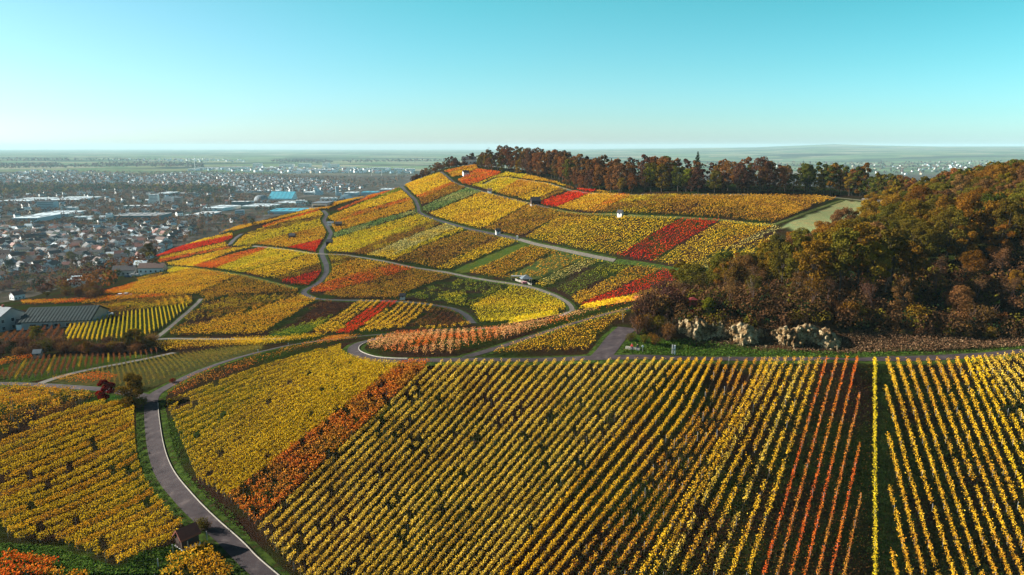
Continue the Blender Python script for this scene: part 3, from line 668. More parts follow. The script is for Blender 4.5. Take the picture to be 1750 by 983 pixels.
plot('reddish brown allotment rows left of the lemon patch', 'BR', '3:880,147 1060,107 3:1000,140 900,167', '3:900,167 1250,78')
plot('orange vine strip behind the long green-roofed barn', 'O', '3:130,292 500,280 870,247 1240,250 900,275 600,302 150,307', '3:130,292 870,247')
plot('brown vine plot above the yellow columns', 'BR', '3:600,322 1000,267 1240,262 1252,312 1000,332 690,372', '3:690,360 1240,262')
plot('yellow strip of slanting rows at the top of the small hill', 'FO', '3:990,300 1100,270 1230,262 1250,300 1200,312 1010,325', '3:1010,325 1000,300', 3.0)
plot('orange and gold vine strip along the lower left road', 'FO', '3:960,562 1300,545 1701,545 1701,572 1300,592 1060,615', '3:960,600 1300,590')
plot('yellow vine edge between main road and farm track', 'Y', '4:0,605 150,612 350,600 600,585 560,600 200,650 0,650', '4:0,640 350,600')
plot('sparse brownish green vine plot inside the fork of the two lanes', 'GB', '3:560,745 650,727 1030,652 1420,602 1701,580 1701,600 1350,700 1000,825 940,850 700,835', '3:760,830 740,720', 1.15, gap=.14, wid=.14, hi=1.2, size=.22)
plot('orange vine fringe along the front of the green plot', 'O', '3:330,800 640,765 780,790 700,820 320,820', '3:330,800 640,765')
plot('orange vine hedge at the left picture edge behind the lane', 'O', '3:-20,700 0,680 60,660 220,650 215,668 80,690 -20,730', '3:0,690 220,655')
# --- the spur between main road and hairpin
plot('salmon orange vine field on the back of the near spur', 'PK', '4:855,632 950,595 1130,575 1400,568 1700,552 7:260,545 400,575 0,665 4:1400,712 1230,718 1000,702 870,682', '4:1200,718 1250,580', 1.8)
plot('pale golden pink vine band along the crest of the spur', 'PK', '7:100,565 260,533 600,468 800,432 1100,352 1420,280 1430,298 1050,380 800,442 620,500 400,572 200,600', '7:260,533 800,432', 1.8)
plot('pink and ochre vine triangle between sunken lane and top road', 'OY', '7:110,712 200,670 420,598 620,532 850,458 1000,440 1030,520 930,580 860,650 780,692 500,700', '7:500,700 850,458', 1.8)
plot('orange vine tip above the brown thicket', 'OY', '7:870,455 1050,400 1300,350 1390,330 1300,400 1100,440 1000,460', '7:870,455 1300,350', 1.8)
plot('flame red vine strip between the main road and the dense yellow slope', 'FR', '3:1050,920 1060,862 1240,775 1500,712 1701,640 4:150,760 300,700 640,610 830,600 600,640 380,690 150,770 3:1701,690 1560,745 1300,840 1160,905', '3:1060,900 1701,650', 1.8)

# ------------------------------------------------------------------ vineyards whose rows can be told apart: every row a thing
STK = 0
def stake_mesh(name, pts, r=.022, h=1.5):
    mb = MB()
    for x, y, z in pts: mb.box(x - r, y - r, z - .1, x + r, y + r, z + h)
    return mb.mesh(name, STAKE)
STAKE1 = None
def vine_row(label, group, pal, line, name='vine_row', step=.05, size=.32, gap=.12, wid=.22, lo=.5, hi=1.75, stakes=5.5, show=False, seed=0):
    """line: polyline of ground points (world xy); builds empty > foliage, trunks, stakes"""
    global QUADS, STAKE1
    ln = smooth_line(np.c_[line, np.zeros(len(line))], .5) if len(line) > 2 else line
    d = np.r_[0, np.cumsum(np.hypot(*np.diff(ln, axis=0).T))]
    if d[-1] < 2.5: return None
    s = np.arange(.2, d[-1], step); s = s + rng.normal(0, step, len(s)); s = np.clip(s, 0, d[-1])
    # vines every 1.1 m: leaves gather round each, some vines thin or missing
    k = np.floor(s / 1.1); vig = _hash(k, np.full(len(k), int(seed * 13 + 5)), 3); keep = vig > gap
    bald = fbm(np.interp(s, d, ln[:, 0]) / 8, np.interp(s, d, ln[:, 1]) / 8, 77, 2); keep &= (bald > gap * 1.5) | (rng.random(len(s)) < .35)
    keep &= rng.random(len(s)) < .68 + .32 * vig
    s = s[keep]
    s = s + (.5 - (s / 1.1 - np.floor(s / 1.1))) * .05
    x = np.interp(s, d, ln[:, 0]); y = np.interp(s, d, ln[:, 1])
    g = np.gradient(ln, axis=0); tx = np.interp(s, d, g[:, 0]); ty = np.interp(s, d, g[:, 1]); q = np.hypot(tx, ty); tx, ty = tx / q, ty / q
    w = rng.normal(0, wid, len(s)); x = x - ty * w; y = y + tx * w
    ok = off_road(x, y, .0); x, y, s = x[ok], y[ok], s[ok]
    if len(x) < 20: return None
    vg = _hash(np.floor(s / 1.1), np.full(len(s), int(seed * 13 + 5)), 3)
    z0 = hz(x, y); z = z0 + lo + (hi - lo) * (.84 + .22 * vg) * rng.random(len(x)) ** .65
    o0 = np.array([x.mean(), y.mean(), z0.mean()])
    k0 = int(len(ln) / 2); o0 = np.array([ln[k0, 0], ln[k0, 1], h1(ln[k0, 0], ln[k0, 1])])
    root = empty(name, o0); tag(root, label, 'vine row', group)
    C = np.stack([x, y, z], -1) - o0
    V, Fc = leaf_faces(C, size * rng.uniform(.55, 1.25, len(C)), np.tile([-.6, .05, .6], (len(C), 1)), 1.6); QUADS += len(Fc)
    link('foliage', mesh_np('foliage', V, Fc, VM[pal]), root)
    sv_ = np.arange(.5, d[-1], 1.1); mb = MB()
    vx = np.interp(sv_, d, ln[:, 0]); vy = np.interp(sv_, d, ln[:, 1]); vz = hz(vx, vy)
    okv = off_road(vx, vy, 0)
    for a, b, c, f in zip(vx, vy, vz, okv):
        if f: mb.tube((a - o0[0], b - o0[1], c - o0[2] - .1), (a - o0[0] + .06, b - o0[1] + .04, c - o0[2] + .95), .045, .03, 3)
    t = mb.build('vine_stems', TRK, root); tag(t, kind='stuff')
    ss = np.arange(.1, d[-1], stakes) + (seed * .37) % 1.0
    px_ = np.interp(ss, d, ln[:, 0]); py_ = np.interp(ss, d, ln[:, 1]); pz_ = hz(px_, py_); ok = off_road(px_, py_, 0)
    pts = [(a - o0[0], b - o0[1], c - o0[2]) for a, b, c, f in zip(px_, py_, pz_, ok) if f]
    if show:
        if STAKE1 is None:
            STAKE1 = MB().box(-.032, -.032, -.1, .032, .032, 1.75).mesh('stake', STAKE)
        for p in pts: link('stake', STAKE1, root, p)
    elif pts:
        tag(link('stakes', stake_mesh('stakes', pts), root), kind='stuff')
    return root
NTH = {}
def nth(label, side='left'):
    k = NTH.get(label, 0); return f'{ORD[k]} {label}, from the {side}' if k < len(ORD) else label
def fan(group, label, pal, g0, g1, n, include_last=False, seed=0, clip=None, **kw):
    """n rows fanning between two surveyed rows (each given bottom -> top)"""
    a = px(g0); b = px(g1); m = 16
    def rs(p):
        d = np.r_[0, np.cumsum(np.hypot(*np.diff(p, axis=0).T))]; t = np.linspace(0, d[-1], m)
        return np.stack([np.interp(t, d, p[:, 0]), np.interp(t, d, p[:, 1])], -1)
    a = rs(a); b = rs(b); out = []
    for i in range(n + (1 if include_last else 0)):
        f = i / n; q = a * (1 - f) + b * f
        if clip is not None:
            q = densify(q, 4); q = q[[clip(u, v) for u, v in q]]
            if len(q) < 3: continue
        w = cast(q)[:, :2]
        pl = pal if isinstance(pal, str) else pal(i, n)
        out.append(vine_row(nth(label), group, pl, w, seed=seed + i, **kw))
        if out[-1]: NTH[label] = NTH.get(label, 0) + 1
    return out
gA = '0:283,697 400,652 520,614 602,594'; gB = '0:335,826 640,623'; gC = '0:392,862 700,622'; gD = '0:442,914 748,620'
gE = '0:520,1000 863,618'; gF = '0:852,1000 1068,736 1172,614'; gG = '0:1130,1000 1300,680 1336,610'; gH = '0:1302,1000 1414,614'; gI = '0:1372,1000 1466,614'
fan('dense yellow rows above the winding road', 'dense bright yellow vine row above the road curve', 'NY', gA, gB, 13, seed=1, size=.20, step=.0095, gap=.03, wid=.20)
fan('dense yellow rows beside the flame red rows', 'thick yellow vine row just above the flame red rows', 'NY', gB, gC, 7, seed=40, size=.20, step=.0095, gap=.03, wid=.20)
fan('flame red rows crossing the yellow slope', 'flame red vine row slanting across the yellow slope', 'FR', gC, gD, 5, seed=60, size=.30, step=0.017, gap=.12, wid=.34)
fan('lemon rows right of the red rows', 'sunlit lemon vine row right of the flame red rows', 'FY', gD, gE, 8, seed=70, size=.21, step=.013, gap=.08, wid=.14, lo=.5, hi=1.45)
fan('lemon rows in the middle of the front slope', 'pale lemon vine row in the middle front slope', 'FY', gE, gF, 20, seed=90, size=.20, step=.0125, gap=.05, wid=.12, lo=.55, hi=1.45)
fan('golden rows reaching the top road', 'golden vine row on the front slope below the road fork', 'FO', gF, '0:960,1000 1190,720 1235,613', 5, seed=120, size=.21, step=.013, gap=.02, wid=.12, hi=1.5)
fan('straggling rows with bare stakes', 'straggling orange vine row with bare stakes', 'SC', '0:960,1000 1190,720 1235,613', '0:1090,1000 1270,700 1310,613', 5, seed=130, size=.20, step=.020, gap=.13, wid=.16, show=True, stakes=6.5, hi=1.45)
fan('golden rows left of the thin red rows', 'golden vine row left of the thin red rows', 'FO', '0:1090,1000 1270,700 1310,613', gG, 2, seed=140, size=.25, step=0.022, gap=.04, wid=.2)
fan('golden rows left of the thin red rows', 'golden vine row left of the thin red rows', lambda i, n: 'FO' if i % 3 else 'FY', gG, gH, 6, seed=145, size=.23, step=0.024, gap=.14, wid=.2)
clipR = lambda u, v: u < 1468 + (v - 600) * .012
fan('thin red rows on the right slope', 'thin brick red vine row left of the single lemon row', lambda i, n: ('RO', 'FR')[i % 2], gH, gI, 3, seed=160, size=.19, step=0.024, gap=.0, wid=.13, clip=clipR)
fan('thin red rows on the right slope', 'thin brick red vine row left of the single lemon row', lambda i, n: ('RO', 'FR')[i % 2], gI, '0:1462,1000 1540,614', 4, seed=165, size=.19, step=0.024, gap=.0, wid=.13, clip=clipR)
w = cast(densify(px('0:1494.6,1000 1494,613'), 20))[:, :2]
vine_row('single straight lemon vine row running down between the red and the yellow rows', None, 'YG', w, seed=170, size=.24, step=0.016, gap=.0, wid=.17)
clipL = lambda u, v: u > 1509 + (v - 600) * .035
fan('dark-based yellow rows at the right', 'yellow vine row right of the single lemon row', 'FO', '0:1440,1000 1385,609', '0:1626,1000 1511,609', 8, seed=180, size=.24, step=0.017, gap=.02, wid=.18, clip=clipL)
fan('dark-based yellow rows at the right', 'yellow vine row right of the single lemon row', 'FO', '0:1631,1000 1511,609', '0:1726,1000 1579,609', 4, seed=185, size=.24, step=0.017, gap=.02, wid=.18, clip=clipL)
fan('dark-based yellow rows at the right', 'yellow vine row right of the single lemon row', 'FO' , '0:1726,1000 1579,609', '0:1815,1000 1643,607', 4, seed=190, size=.24, step=0.017, gap=.04, wid=.18)
fan('dark-based yellow rows at the right', 'yellow vine row right of the single lemon row', 'Y', '0:1815,1000 1643,607', '0:1920,1000 1672,606', 3, seed=195, size=.24, step=0.018, gap=.06, wid=.18)
fan('dark-based yellow rows at the right', 'yellow vine row right of the single lemon row', 'FY', '0:1920,1000 1672,606', '0:1900,700 1725,603', 5, include_last=True, seed=200, size=.24, step=0.018, gap=.06, wid=.18)
def row_plot(group, label, pal, s, d, spacing, seed, side='front', **kw):
    w = cast(densify(px(s), 10, True), 760); dd = cast(px(d), 760); dv = dd[1, :2] - dd[0, :2]; n = 0
    for i, (a, b) in enumerate(rows_in(w, dv, spacing)):
        m = max(2, int(np.hypot(*(b - a)) / 4)); t = np.linspace(0, 1, m + 1)[:, None]
        pl = pal if isinstance(pal, str) else pal(a, b, i)
        if vine_row(nth(label, side), group, pl, a * (1 - t) + b * t, seed=seed + i, **kw): NTH[label] = NTH.get(label, 0) + 1
    return n
# left of the road
row_plot('golden rows at the left of the road', 'golden vine row left of the winding road', lambda a, b, i: ('FO', 'NY', 'OY', 'NY', 'NY')[i % 5], '0:20,930 0,905 -20,800 -20,768 0,762 90,717 180,690 244,700 246,760 262,800 285,840 316,880 324,897 300,930 240,950 210,975 90,930', '3:-0,820 600,520' if False else '0:0,867 230,762', 2.5, 220, size=.20, step=.0095, gap=.04, wid=.21)
row_plot('mixed rows at the left edge', 'orange and green vine row below the left side road', lambda a, b, i: ('BR', 'OY', 'SC')[i % 3], '0:-20,664 0,664 60,665 130,672 165,680 150,690 0,755 -20,760', '0:0,720 130,672', 2.1, 270, size=.29, step=0.029, gap=.2, wid=.34)
row_plot('golden rows in the bottom corner by the hut', 'golden vine row in front of the dark hut', 'OY', '0:260,1000 300,955 350,930 385,938 408,960 420,1000', '0:300,990 400,940', 2.0, 300, size=.27, step=.014, gap=.08, wid=.36)
row_plot('rust row at the bottom left corner', 'rust vine row in the bottom left corner', 'O', '0:-10,955 60,962 120,980 160,1000 -10,1000', '0:0,965 120,985', 2.0, 310, size=.30, step=0.017, gap=.05, wid=.38)
row_plot('yellow rows standing like columns', 'yellow column-like vine row behind the left thicket', 'YG', '3:420,548 442,432 640,395 1240,312 1150,410 930,522 620,550', '3:590,550 640,392', 1.45, 330, side='right', size=.27, step=.034, gap=.02, wid=.11, stakes=8)
row_plot('dim rows beside the barn', 'dim red-brown vine row between barn and thicket', 'RB', '3:0,505 420,437 402,550 100,572 0,555', '3:590,550 640,392', 2.3, 370, side='right', size=.30, step=.038, gap=.1, wid=.13, stakes=8)
row_plot('slanting red-brown rows above the lane', 'slanting red-brown vine row on bright grass above the lane', lambda a, b, i: 'RB' if i % 5 else 'BR', '3:-30,790 70,712 200,675 300,655 830,648 990,612 1060,612 985,640 640,712 330,770 100,805 -30,812', '3:100,805 170,690', 1.4, 400, side='right', size=.23, step=.030, gap=.04, wid=.13, stakes=9)
print('vine quads', QUADS)
# ------------------------------------------------------------------ trees
BARK = surf('bark', [(.3, (.035,.026,.020)), (.7, (.085,.065,.050))], 4, .95, .4, 16, obj=True)
BARKP = surf('bark_pale', [(.35, (.12,.10,.085)), (.6, (.30,.26,.22))], 3, .9, .3, 14, obj=True)
TWIG = surf('twigs', [(.3, (.060,.034,.028)), (.7, (.13,.075,.058))], 2, .95, obj=True)
def lm(n, c, p=None, tr=.28): return leafmat(n, c, p, .09, tr, objvar=.012, patch_amt=.6)
CR = {
 'brown': lm('leaves_brown', [(0.144,0.064,0.023),(0.206,0.097,0.032),(0.086,0.040,0.018),(0.250,0.125,0.040)], [(0.192,0.102,0.022),(0.144,0.071,0.016),(0.086,0.044,0.012)]),
 'russet': lm('leaves_russet', [(0.182,0.062,0.019),(0.240,0.089,0.025),(0.115,0.040,0.014),(0.288,0.125,0.031)], [(0.192,0.097,0.018),(0.134,0.062,0.014),(0.096,0.036,0.011)]),
 'mauve': lm('leaves_mauve_brown', [(0.079,0.034,0.024),(0.109,0.049,0.030),(0.054,0.022,0.016),(0.129,0.064,0.034)]),
 'olive': lm('leaves_olive', [(0.084,0.073,0.009),(0.129,0.107,0.013),(0.050,0.047,0.007),(0.169,0.132,0.015)], [(0.158,0.098,0.010),(0.109,0.068,0.010),(0.074,0.049,0.007)]),
 'green': lm('leaves_green', [(0.050,0.064,0.009),(0.079,0.098,0.012),(0.030,0.041,0.007),(0.119,0.122,0.015)], [(0.124,0.107,0.010),(0.079,0.073,0.010),(0.050,0.049,0.007)]),
 'gold': lm('leaves_gold', [(0.208,0.122,0.009),(0.258,0.156,0.013),(0.139,0.078,0.007),(0.298,0.195,0.019)], [(0.169,0.147,0.015),(0.119,0.098,0.010),(0.079,0.058,0.007)]),
 'amber': lm('leaves_amber', [(0.178,0.078,0.008),(0.228,0.103,0.011),(0.119,0.044,0.007),(0.258,0.137,0.015)], [(0.178,0.117,0.010),(0.119,0.078,0.010),(0.090,0.039,0.007)]),
 'lime': lm('leaves_lime', [(0.158,0.166,0.010),(0.208,0.205,0.015),(0.090,0.107,0.010),(0.258,0.235,0.019)]),
 'darkgreen': lm('leaves_dark_green', [(0.011,0.022,0.009),(0.020,0.034,0.012),(0.007,0.013,0.006)]),
 'shade_brown': lm('leaves_shade_brown', [(0.080,0.037,0.019),(0.120,0.056,0.026),(0.048,0.022,0.012),(0.152,0.074,0.030)], [(0.072,0.052,0.016),(0.056,0.033,0.015),(0.040,0.022,0.011)]),  # browns darkened to stand in for the shade of the wooded hollow
 'crimson': lm('leaves_crimson', [(0.149,0.004,0.007),(0.198,0.007,0.009),(0.090,0.003,0.005),(0.238,0.019,0.010)])}
COLN = {'brown':'brown','russet':'russet','mauve':'mauve-brown','olive':'olive','green':'green','gold':'golden yellow','amber':'amber','lime':'lime green','darkgreen':'dark green','crimson':'crimson','shade_brown':'shade-darkened brown'}
def crown(seed, H, R, lobes, per, leaf, z0=.28, fill=.25):
    r = np.random.default_rng(seed); C = []; Nn = []; lob = []
    for k in range(lobes):
        t = (k + .5) / lobes; a = k * 2.4 + r.uniform(-.4, .4)
        zz = z0 + (1 - z0) * (t ** .8); prof = math.sin(math.pi * min(1, .18 + .80 * (zz - z0) / (1 - z0 + .05))) ** .7
        rr = R * prof * r.uniform(.35, .8); lr = R * r.uniform(.26, .46) * (1.05 - .3 * t)
        c = np.array([math.cos(a) * rr, math.sin(a) * rr, H * zz - lr * .5]); lob.append(c)
        d = r.normal(size=(per, 3)); d[:, 2] = d[:, 2] * .8 + .25; d /= np.linalg.norm(d, axis=1)[:, None]
        rad = lr * (1 - fill * r.random(per) ** 1.5) * r.uniform(.85, 1.12, per)
        C.append(c + d * rad[:, None] * np.array([1, 1, .75])); Nn.append(d)
    C = np.concatenate(C); Nn = np.concatenate(Nn)
    V, Fc = leaf_faces(C, leaf * r.uniform(.55, 1.3, len(C)), Nn, 1.1, .8, r)
    return V, Fc, lob
def trunk_mb(H, rad, lob, seed, n=6):
    r = random.Random(seed); mb = MB(); z = 0; p = (0, 0, -.5)
    top = H * .72; k = 5; pts = [(0, 0, -.6)]
    for i in range(1, k + 1): pts.append((r.uniform(-.02, .02) * H * i / k, r.uniform(-.02, .02) * H * i / k, top * i / k))
    for i in range(k): mb.tube(pts[i], pts[i+1], rad * (1 - .8 * i / k), rad * (1 - .8 * (i + 1) / k), n)
    for c in lob:
        j = min(k, max(2, int(c[2] / H * k * .8))); q = pts[j]
        mb.tube(q, tuple(c), rad * .32, rad * .08, 4)
    return mb
TREE_LABEL = {}
def tree_proto(name, seed, H, R, lobes, per, leaf, mat, z0=.28, bark=None, fill=.25, rad=None):
    V, Fc, lob = crown(seed, H, R, lobes, per, leaf, z0, fill)
    t = empty(name); link('crown', mesh_np('crown', V, Fc, mat), t)
    trunk_mb(H, rad or H * .018, lob, seed).build('trunk', bark or BARK, t); reg(t); return t
def bare_proto(name, seed, H, spread, bark, leafm=None, depth=4, nleaf=0, leaf=.25, rad=None, up=.55, stems=1):
    r = random.Random(seed); mb = MB(); tips = []
    def grow(p, d, Ln, ra, k):
        q = p + d * Ln; mb.tube(p, q, ra, ra * .62, 5 if k > 2 else 3); tips.append(q)
        if k == 0: return
        for j in range(3 if k > 1 else 2):
            e = (d + Vector((r.uniform(-1, 1), r.uniform(-1, 1), r.uniform(-.2, .8))) * spread).normalized()
            e = (e + Vector((0, 0, up * .3))).normalized()
            grow(q if j == 0 else p + d * Ln * r.uniform(.45, .95), e, Ln * r.uniform(.55, .8), ra * .52, k - 1)
    for s_ in range(stems):
        d0 = Vector((r.uniform(-.1, .1), r.uniform(-.1, .1), 1)) if stems == 1 else Vector((r.uniform(-.6, .6), r.uniform(-.6, .6), 1)).normalized()
        grow(Vector((0, 0, -.3)), d0, H * .34, rad or H * .015, depth)
    t = empty(name); mb.build('trunk', bark, t)
    if nleaf and leafm is not None:
        T = np.array([tuple(q) for q in tips if q.z > H * .25]); g = np.random.default_rng(seed)
        C = T[g.integers(0, len(T), nleaf)] + g.normal(0, H * .045, (nleaf, 3))
        V, Fc = leaf_faces(C, leaf * g.uniform(.6, 1.3, nleaf), None, 1, .8, g)
        link('crown', mesh_np('crown', V, Fc, leafm), t)
    reg(t); return t
def conifer_proto(name, seed, H, R, mat):
    g = np.random.default_rng(seed); C = []; Nn = []
    for k in range(22):
        z = H * (.12 + .88 * k / 22); rr = R * (1 - k / 22.5) * g.uniform(.8, 1.1); m = int(30 + 60 * rr / R)
        a = g.random(m) * 6.283; q = rr * g.random(m) ** .6
        C.append(np.stack([np.cos(a) * q, np.sin(a) * q, z - q * .35 + g.normal(0, .1, m)], -1)); Nn.append(np.stack([np.cos(a) * .5, np.sin(a) * .5, np.ones(m)], -1))
    C = np.concatenate(C); Nn = np.concatenate(Nn); V, Fc = leaf_faces(C, H * .055, Nn, .7, .5, g)
    t = empty(name); link('crown', mesh_np('crown', V, Fc, mat), t); MB().tube((0, 0, -.5), (0, 0, H * .95), H * .014, .03, 6).build('trunk', BARK, t); reg(t); return t
USED = set()
def place(proto, x, y, s=1.0, label=None, cat='tree', group=None, mat=None, sz=None, z=None, rz=None, crown_only=None):
    o = proto if proto.name not in USED else copy_tree(proto)
    USED.add(proto.name)
    kids = KIDS[proto.name] if o is proto else [c for c in COL.objects[-(len(KIDS[proto.name]) + 1):] if c.parent == o] if False else None
    o.location = (x, y, h1(x, y) if z is None else z); o.rotation_euler = (0, 0, random.uniform(0, 6.28) if rz is None else rz); o.scale = (s, s, sz or s * random.uniform(.9, 1.12))
    tag(o, label, cat, group); return o
_copies = {}
def place_tree(proto, mat, x, y, s, label, group, cat='tree', sz=None, z=None):
    """copy of a proto whose crown takes its own leaf colour"""
    key = proto.name
    if key not in USED: o = proto; USED.add(key); kids = KIDS[key]
    else:
        o = proto.copy(); COL.objects.link(o); kids = []
        for ch in KIDS[key]:
            c = ch.copy(); COL.objects.link(c); c.parent = o; kids.append(c)
    o.location = (x, y, h1(x, y) - .1 if z is None else z); o.rotation_euler = (0, 0, random.uniform(0, 6.28)); o.scale = (s, s, sz or s * random.uniform(.9, 1.12))
    for c in kids:
        if c.name.startswith('crown') and mat is not None and c.data.materials:
            c.material_slots[0].link = 'OBJECT'; c.material_slots[0].material = mat
    tag(o, label, cat, group); return o
def pick(w):
    k = list(w); return random.choices(k, [w[i] for i in k])[0]
# --- the wood on the ridge
far_p = [tree_proto('broadleaf_tree', 100 + i, 18, [5.6, 6.4, 5.0, 7.0, 5.8][i], [13, 15, 11, 16, 13][i], 140, .74, CR['brown'], [.25, .3, .2, .3, .15][i]) for i in range(5)]
edge = cast(px('0:703,301 725,294 750,290 780,287 815,284 835,293 880,299 950,307 1000,327 1060,331 1200,332 1300,332 1400,333 1480,336 1540,352 1600,352 1680,340 1750,330 1800,320'), 760)
WOODN = 0; BACK = []
def ridge_label(c, front, u=0):
    return f"{COLN[c]} tree {'at the front of' if front else 'deep inside'} the ridge wood {'near the summit house' if u < 820 else 'above the lemon and gold plots' if u < 980 else 'above the scarlet plot' if u < 1080 else 'above the rust brown plot' if u < 1260 else 'above the orange plot' if u < 1420 else 'by the pale meadow'}"
es = smooth_line(edge, 1.0); d_ = np.r_[0, np.cumsum(np.hypot(*np.diff(es, axis=0).T))]
for rown, (off, sp) in enumerate([(5, 7.4), (15, 11.5), (27, 11), (42, 13)]):
    s = random.uniform(0, 4)
    while s < d_[-1]:
        x = np.interp(s, d_, es[:, 0]) + random.uniform(-2, 2); y = np.interp(s, d_, es[:, 1]) + off + random.uniform(-3, 3)
        u = 875 + F0 * x / y; f = s / d_[-1]
        hh = .50 if u < 800 else .72 if u < 850 else 1.12 if u < 1000 else 1.08 if u < 1150 else 1.0 if u < 1350 else .92 if u < 1480 else .8
        if u < 800 and rown > 2: s += sp * 1.5; continue
        if u < 820: c = pick({'mauve': 5, 'brown': 3, 'olive': 2, 'russet': 1})
        elif u < 1100: c = pick({'brown': 5, 'russet': 4, 'mauve': 4, 'olive': 2.5 if rown < 1 else 1, 'green': 1, 'gold': .5})
        elif u < 1330: c = pick({'brown': 4, 'russet': 3, 'mauve': 4, 'olive': 3, 'green': 1.5, 'gold': 1, 'amber': 1})
        else: c = pick({'olive': 4, 'green': 3, 'brown': 3, 'russet': 2, 'amber': 2})
        k = hh * random.uniform(.8, 1.08)
        if rown == 0: k *= random.uniform(.62, 1.0)
        if rown > 1: BACK.append((x, y, h1(x, y), 18 * k, c))
        else: place_tree(random.choice(far_p), CR[c], x, y, k, ridge_label(c, rown == 0, u), 'trees of the ridge wood'); WOODN += 1
        s += sp * random.uniform(.75, 1.25) * (.75 if u < 800 else 1)
con = conifer_proto('conifer', 11, 18.5, 5.6, CR['darkgreen'])
for u, v, Y, k, lb in [(1187, 336, 440, 1.12, 'dark pointed conifer topping the ridge wood left of the middle gap'), (1297, 336, 430, .98, 'thin dark conifer spire standing over the ridge wood'),
                   (1042, 330, 490, 1.1, 'dark conifer pair member on the left half of the ridge wood'), (1002, 330, 500, 1.05, 'conifer tip rising behind the brown beeches of the ridge wood')]:
    x = (u - 875) / F0 * Y * 1.0; place(con, x, Y, k, lb, 'conifer')
ball = tree_proto('broadleaf_tree', 190, 19, 5.4, 14, 260, .55, CR['green'], .45)
for u, Y, c, k in [(1132, 440, 'green', 1.18), (1110, 432, 'lime', .9), (1310, 415, 'amber', 1.05), (1375, 412, 'green', .85), (1415, 408, 'green', .95), (1447, 402, 'gold', .72), (1255, 415, 'amber', .72), (1170, 418, 'lime', .68), (1060, 436, 'gold', .6), (835, 640, 'brown', .9), (1265, 420, 'green', .7)]:
    x = (u - 875) / F0 * Y; place_tree(ball, CR[c], x, Y, k, f'{COLN[c]} round-crowned tree near the front of the ridge wood below u {u}'.replace(f' below u {u}', ''), 'round-crowned trees of the ridge wood')
# --- the oaks and maples on the slope at the right
near_p = [tree_proto('broadleaf_tree', 200 + i, 13, [4.6, 5.4, 4.2, 5.8][i], [14, 18, 12, 20][i], 330, .40, CR['olive'], [.30, .35, .25, .38][i], fill=.45, rad=.26) for i in range(4)]
bare_p = [bare_proto('bare_tree', 300 + i, 12, [.75, .6, .9][i], TWIG, CR['brown'], 5, 900, .26) for i in range(3)]
birch_p = bare_proto('birch_tree', 320, 13, .45, BARKP, CR['amber'], 5, 260, .24, rad=.13)
def wx(u, Y): return (u - 875) / F0 * Y * 1.0
cnt = 0; BACK2 = []
YB = lambda u: float(np.interp(u, [1180, 1230, 1300, 1350, 1420, 1480, 1530, 1700, 1900], [200, 215, 235, 238, 248, 275, 350, 400, 400]))
Y = 151.0
while Y < 400:
    sp = 8.9 if Y < 250 else 10.8
    u = 1180.0
    while u < 1830:
        du = sp / Y * F0
        uu = u + random.uniform(-.3, .3) * du; yy = Y + random.uniform(-.35, .35) * sp
        lim = YB(uu); x = wx(uu, yy)
        front = np.interp(uu, [1180, 1230, 1260, 1440, 1480, 1800], [178, 165, 155, 152, 153, 151])
        if yy < lim and yy > front:
            low = yy < 184
            edgeb = yy > lim - 22
            if low and uu > 1215:
                c = pick({'brown': 4, 'mauve': 1, 'amber': 2, 'olive': 1, 'shade_brown': 4})
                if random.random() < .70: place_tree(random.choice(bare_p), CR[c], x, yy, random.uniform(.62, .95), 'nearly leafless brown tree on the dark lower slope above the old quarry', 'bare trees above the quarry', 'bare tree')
                else: place_tree(random.choice(near_p), CR[c], x, yy, random.uniform(.5, .75), f'{COLN[c]} half-bare tree low on the slope above the quarry', 'leafy trees on the slope above the quarry')
            else:
                if uu < 1300: c = pick({'brown': 4, 'amber': 3, 'olive': 2, 'russet': 2}) if yy < lim - 30 else pick({'olive': 4, 'green': 2, 'amber': 3})
                elif uu < 1560: c = pick({'olive': 5, 'green': .7, 'amber': 5, 'gold': 2, 'brown': 2})
                else: c = pick({'olive': 5, 'amber': 5, 'green': .6, 'brown': 3, 'gold': .6})
                k = random.uniform(.85, 1.12) * (.8 if uu < 1290 else 1)
                if yy > 290: BACK2.append((x, yy, h1(x, yy), 13 * k, c)); u += du; continue
                place_tree(random.choice(near_p), CR[c], x, yy, k, f"{COLN[c]} tree in the right-hand canopy {'beside the vines' if edgeb and uu < 1400 else 'above the left rocks' if uu < 1340 else 'above the right rocks' if uu < 1470 else 'over the dark hollow' if uu < 1620 else 'at the right picture edge'}", 'leafy trees on the slope above the quarry')
            cnt += 1
        u += du
    Y += sp * .9
print('ridge', WOODN, 'slope', cnt)
for u, Yy, k in [(1527, 166, .95), (1392, 172, .75), (1290, 166, .6)]:
    place(birch_p, wx(u, Yy), Yy, k, 'pale-stemmed bare birch in front of the dark slope above the quarry', 'birch tree', 'birches above the quarry')
for u, Yy, c, k in [(1372, 172, 'olive', .82), (1398, 166, 'amber', .86), (1425, 171, 'gold', .95), (1447, 165, 'olive', .92), (1478, 170, 'amber', 1.0), (1505, 164, 'gold', .86), (1535, 172, 'olive', .95), (1345, 176, 'olive', .7), (1570, 168, 'amber', .85)]:
    place_tree(ball, CR[c], wx(u, Yy), Yy, k, f'tall {COLN[c]} tree with a high crown and bare trunk above the rocks', 'tall high-crowned trees above the rocks')
